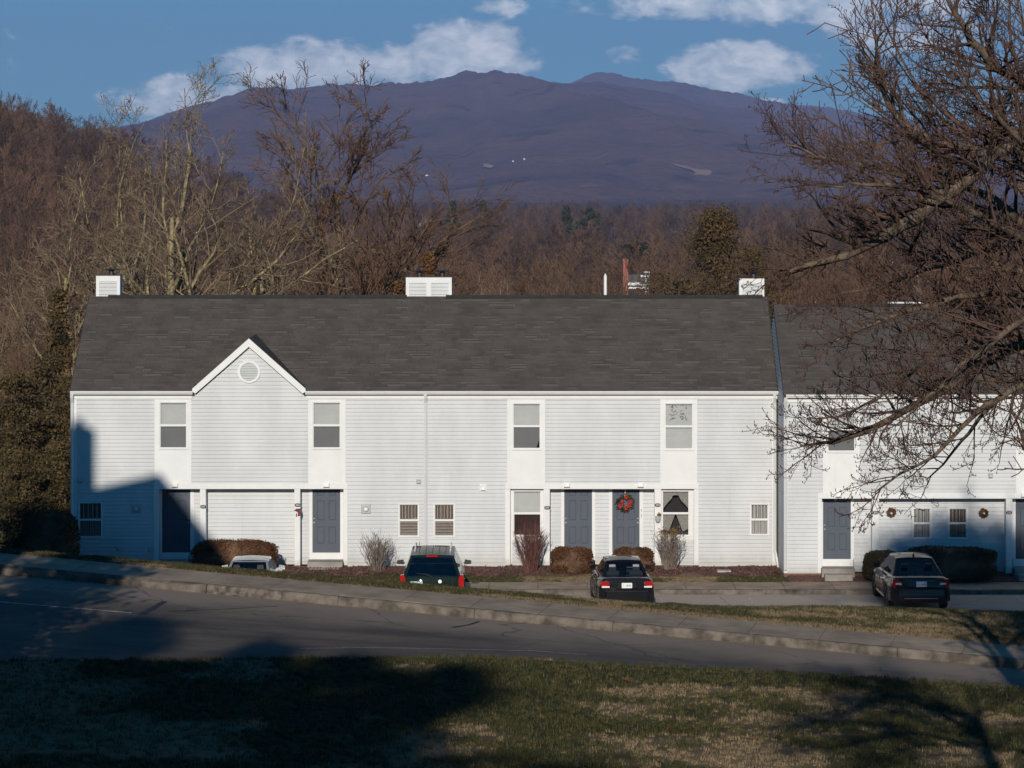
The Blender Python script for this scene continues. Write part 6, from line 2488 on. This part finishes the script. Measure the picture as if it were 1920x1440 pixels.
def cars():
    lot = LOT_Z + .004
    black = paint('black_car_paint', (0.006, 0.006, 0.007), coat=0.7)
    grey = paint('charcoal_car_paint', (0.008, 0.008, 0.009), coat=0.6)
    green = paint('dark_green_car_paint', (0.005, 0.015, 0.012), coat=0.45)
    silver = paint('silver_car_paint', (0.40, 0.41, 0.42), 0.5)
    L, W = 4.52, 1.72
    h = L / 2
    car(dict(name='parked_car', label='black four door saloon with white number plate, parked before the wreath door', L=L, W=W, paint=black, prof=sedan_profile(L, W), axles=(-h + .98, h - .92), wr=.31,
             cabin=(.955, -h + .72, -h + 1.36, h - 1.95, h - 1.2, .70, .53, 1.385), rear_ins=(.07, .07, .06, .09), side_cuts=[0, .46, 1], rear_glass=MT['glass_dark'], side_glass=MT['glass_dark'],
             lamps=[([(.50, .73), (.77, .73), (.79, .86), (.73, .93), (.54, .92)], 'tail', 'tail_lamp'), ([(.52, .735), (.75, .735), (.75, .785), (.52, .785)], 'tail_clear', 'lamp_insert')],
             lamp_y=-h + .005, plate=(0.0, .80, '1 1878', .085), plate_y=-h - .005, bumper=(.34, .62, -h - .06, W / 2 - .01),
             extra=[emblem(0, -h + .0, .97, .04), strip(-.26, -.165, -h - .002, .73, .87, 'chrome', 'plate_lamp_trim'), strip(.165, .26, -h - .002, .73, .87, 'chrome', 'plate_lamp_trim'),
                    strip(-.50, -.30, -h + .0, .70, .725, 'chrome', 'badge'), strip(-.46, -.36, -h + .0, .655, .69, 'chrome', 'badge'), strip(.33, .46, -h + .0, .70, .72, 'chrome', 'badge')],
             place=(2.70, -7.05, lot, 2.6)))
    L, W = 4.82, 1.86
    h = L / 2
    car(dict(name='parked_car', seat='plastic', label='charcoal black saloon with angular red tail lamps, parked in shade on the right', L=L, W=W, paint=grey, prof=[(a, b, c, d + .03, e + .035) for a, b, c, d, e in sedan_profile(L, W)], axles=(-h + 1.02, h - .95), wr=.335,
             cabin=(1.0, -h + .52, -h + 1.42, h - 2.1, h - 1.25, .77, .56, 1.46), rear_ins=(.08, .08, .05, .08), side_cuts=[0, .5, 1], rear_glass=MT['glass_black'], side_glass=MT['glass_dark'],
             lamps=[([(.52, .74), (.80, .74), (.86, .84), (.84, 1.0), (.68, .99), (.56, .90)], 'tail', 'tail_lamp'), ([(.57, .82), (.76, .84), (.76, .88), (.60, .89)], 'tail_clear', 'lamp_insert')],
             lamp_y=-h + .005, plate=(.02, .845, 'VYZ-4898', .068), plate_y=-h - .01, bumper=(.33, .68, -h - .06, W / 2 - .01),
             extra=[strip(-.3, .42, -h - .002, .935, .955, 'chrome', 'boot_trim'), antenna_fin(0, -h + 1.55, 1.525), strip(-.5, .5, -h - .075, .42, .435, 'chrome', 'bumper_trim')],
             place=(11.55, -6.95, lot, 1.2)))
    L, W = 4.50, 1.74
    h = L / 2
    car(dict(name='parked_car', seat='plastic', label='silver car of which only roof and rear window show above the grass', L=L, W=W, paint=silver, prof=sedan_profile(L, W), axles=(-h + .98, h - .92), wr=.31,
             cabin=(.955, -h + .62, -h + 1.42, h - 1.95, h - 1.2, .71, .55, 1.375), rear_ins=(.06, .06, .05, .07), side_cuts=[0, .46, 1], rear_glass=MT['glass_black'], side_glass=MT['glass_dark'],
             lamps=[([(.50, .73), (.77, .73), (.79, .86), (.73, .93), (.54, .92)], 'tail', 'tail_lamp')],
             lamp_y=-h + .005, plate=(0.0, .80, '', .085), plate_y=-h - .005, bumper=(.34, .62, -h - .06, W / 2 - .01), place=(-8.62, -7.1, lot, 0.0)))
    L, W = 4.75, 1.92
    h = L / 2
    w = W / 2
    prof = [(-h, w - .10, .42, .98, 1.02), (-h + .04, w - .03, .34, 1.04, 1.08), (-h + .3, w - .005, .28, 1.04, 1.09), (0, w, .26, 1.0, 1.06), (h - 1.2, w, .26, .96, 1.02), (h - .4, w - .05, .26, .84, .92), (h - .08, w - .16, .3, .7, .78), (h, w - .3, .36, .6, .66)]
    def van_extra(t):
        for s in (-1, 1):
            m = MB().tube([(s * .53, -h + .42, 1.67), (s * .53, -h + .52, 1.745), (s * .54, 0, 1.77), (s * .54, .55, 1.75), (s * .54, .65, 1.67)], [.018, .022, .022, .022, .018], 6)
            m.build('roof_rail', MT['chrome'], t)
        MB().bbox(-.17, .17, -h + .24, -h + .36, 1.625, 1.675, .012).build('brake_lamp', MT['tail'], t)
        def roofz(x, v):
            q = x / .645
            return 1.665 + .05 * (1 - q * q) * (1 - .5 * (2 * v - 1) ** 2) + .028 * (1 - q ** 4) * (1 - (2 * v - 1) ** 4)
        for i in range(5):
            x = -.4 + .2 * i
            m = MB()
            for k in range(8):
                v0, v1 = .08 + .1 * k, .18 + .1 * k
                y0, y1 = (-h + .34) + (2 * h - 2.24) * v0, (-h + .34) + (2 * h - 2.24) * v1
                m.hull([(x - .01, y0, roofz(x, v0) - .02), (x + .01, y0, roofz(x, v0) - .02), (x + .01, y0, roofz(x, v0) + .006), (x - .01, y0, roofz(x, v0) + .006)],
                       [(x - .01, y1, roofz(x, v1) - .02), (x + .01, y1, roofz(x, v1) - .02), (x + .01, y1, roofz(x, v1) + .006), (x - .01, y1, roofz(x, v1) + .006)])
            m.build('roof_rib', MT['plastic'], t)
        MB().tube([(.0, -h - .0, 1.075), (-.18, -h + .03, 1.14), (-.46, -h + .05, 1.16)], [.014, .012, .008], 6).build('rear_wiper', MT['plastic'], t)
        MB().bbox(-.66, -.28, -h - .012, -h + .03, .83, .93, .003).build('sticker', MT['sticker'], t)
        MB().tube([(.24, -h - .014, .93), (.24, -h + .02, .93)], .055, 14).build('hatch_badge', MT['plate'], t)
        MB().tube([(-.44, 0.4, 1.70), (-.44, .36, 1.83)], [.012, .004], 6).build('aerial', MT['plastic'], t)
    MT['sticker'] = mat('pale_blue_sticker', (0.45, 0.62, 0.62), 0.5, 0.3, 40)
    car(dict(name='parked_minivan', seat='plastic', label='dark green minivan with roof rails and dark rear window, seen from behind', L=L, W=W, paint=green, prof=prof, axles=(-h + .95, h - .95), wr=.335,
             cabin=(1.06, -h + .05, -h + .34, h - 1.9, h - .95, .87, .645, 1.665), rear_ins=(.055, .055, .03, .10), side_cuts=[0, .36, .68, 1], rear_glass=MT['glass_black'], side_glass=MT['glass_black'],
             lamps=[([(.80, .70), (.945, .70), (.955, .9), (.94, 1.12), (.84, 1.13), (.80, 1.0)], 'tail', 'tail_lamp'), ([(.81, .66), (.93, .66), (.93, .71), (.81, .71)], 'tail_clear', 'lamp_insert')],
             lamp_y=-h - .002, plate=(0.0, .72, '', .08), plate_y=-h - .012, bumper=(.34, .62, -h - .08, w - .01), extra=[van_extra], mirror=.22, mirror_mat=MT['plastic'],
             place=(-3.06, -7.0, lot, 0.6)))


cars()


# ------------------------------------------------------------------ things hung up at the doors
def door_wreath(px, py, r, Y, label, festive):
    c = Vector((fx(px, Y), Y, fz(py, Y)))
    t = thing('wreath', label, 'wreath', c)
    g = np.random.default_rng(int(px))
    n = 520
    a = g.uniform(0, 2 * np.pi, n)
    rr = r * (.72 + .16 * g.normal(size=n))
    cc = np.stack([np.cos(a) * rr, -.03 - .04 * g.random(n), np.sin(a) * rr], -1)
    v, f = leaf_cards(g, cc, None, .035)
    link_mesh('greenery', np_mesh('greenery', v, f), MT['leaf_pine'] if festive else MT['twig'], t)
    ORG[t.name] = Vector((0, 0, 0))
    if festive:
        for i, (dx, dz) in enumerate(((.03, .20), (-.17, -.10), (.14, -.08), (.03, -.16), (-.10, .05), (.18, .04))):
            m = MB()
            for k in range(5):
                b = 2 * math.pi * k / 5 + i
                l = .085
                m.hull([(dx, -.09, dz), (dx + l * .7 * math.cos(b - .4), -.12, dz + l * .7 * math.sin(b - .4)), (dx + l * math.cos(b), -.10, dz + l * math.sin(b)), (dx + l * .7 * math.cos(b + .4), -.12, dz + l * .7 * math.sin(b + .4))],
                       [(dx, -.08, dz), (dx + l * .7 * math.cos(b - .4), -.105, dz + l * .7 * math.sin(b - .4)), (dx + l * math.cos(b), -.085, dz + l * math.sin(b)), (dx + l * .7 * math.cos(b + .4), -.105, dz + l * .7 * math.sin(b + .4))])
            m.build('poinsettia_flower', MT['redflower'], t)
            MB().tube([(dx, -.125, dz), (dx, -.14, dz)], .015, 8).build('flower_centre', MT['leaf_yellow'], t)
        MB().box(-.012, .012, -.05, -.02, r * .7, r * .7 + .25).build('ribbon', MT['plate'], t)


MT['redflower'] = mat('red_ribbon', (0.50, 0.025, 0.02), 0.6, 0.4, 20)
door_wreath(1172, 943, .30, .40, 'green wreath with red flowers hanging on the right grey-blue door', True)
door_wreath(1671, 961, .145, -2.1, 'small dark round wreath left of the windows on the right-hand townhouse', False)
door_wreath(1844, 962, .15, -2.1, 'small dark round wreath right of the windows on the right-hand townhouse', False)


def cardinal_ornament():
    c = Vector((fx(559, -.04), -.04, fz(961, -.04)))
    t = thing('hanging_ornament', 'small dark red ornament under the house number on the post left of the lit door', 'ornament', c)
    ORG[t.name] = Vector((0, 0, 0))
    MB().prism([(-.12, .07), (-.02, .12), (.09, .11), (.10, .0), (.08, -.10), (-.02, -.11), (.0, -.02), (-.04, .03)], -.03, .0).build('board', MT['redwood'], t)
    MB().prism([(-.15, .07), (-.04, .13), (.09, .13), (.09, .09), (-.02, .07)], -.04, -.031).build('roof_trim', MT['plastic'], t)
    MB().tube([(-.06, -.02, -.13), (-.05, -.02, -.03)], .015, 6).build('tassel', MT['plastic'], t)


MT['redwood'] = mat('dark_red_wood', (0.18, 0.03, 0.03), 0.7)
cardinal_ornament()


def post_planter():
    c = Vector((fx(1233.5, -.04), -.04, fz(972, -.04)))
    t = thing('hanging_planter', 'small grey pot with a flower hung on the post left of the lace curtained window', 'planter', c)
    ORG[t.name] = Vector((0, 0, 0))
    MB().tube([(0, -.06, -.12), (0, -.06, -.06), (0, -.06, .08)], [.05, .085, .09], 12).build('pot', MT['vent'], t, True, 40)
    g = np.random.default_rng(4)
    v, f = leaf_cards(g, g.normal(size=(60, 3)) * .03 + np.array([.03, -.07, .13]), None, .03)
    link_mesh('flower', np_mesh('flower', v, f), MT['leaf_yellow'], t)


post_planter()


# flat drain cover and splash block by the right corner of the main house
p = spot(1357, 1074, -1.2)
mbd = MB().bbox(p.x - .22, p.x + .22, -1.5, -1.1, -.03, .03, .01)
tag(mbd.build('drain_cover', MT['vent']), 'pale flat drain cover lying in the mulch near the right corner', 'cover')
p = spot(1470, 1090, -2.0)
mbs = MB().hull([(8.0, -1.1, .0), (8.3, -1.2, .0), (8.3, -1.2, -.15), (8.0, -1.1, -.15)], [(8.1, -2.8, -.07), (8.55, -2.8, -.07), (8.55, -2.8, -.2), (8.1, -2.8, -.2)])
tag(mbs.build('splash_block', MT['concrete']), 'concrete splash block under the slanting downspout', 'splash block')


# ------------------------------------------------------------------ the air
def haze():
    o = MB().box(-6200, 6200, -420, 12500, -60, 640).build('haze', [])
    m = bpy.data.materials.new('valley_haze')
    m.use_nodes = True
    m.node_tree.nodes.clear()
    w = NT(m.node_tree)
    v = w.n('ShaderNodeVolumePrincipled')
    v.inputs['Color'].default_value = (0.44, 0.55, 1.0, 1)
    v.inputs['Density'].default_value = HAZE
    v.inputs['Anisotropy'].default_value = 0.0
    out = w.n('ShaderNodeOutputMaterial')
    w.link(v.outputs[0], out.inputs['Volume'])
    o.data.materials.append(m)
    tag(o, 'thin bluish winter haze over the valley', 'haze', kind='stuff')


HAZE = 1.0e-4
haze()
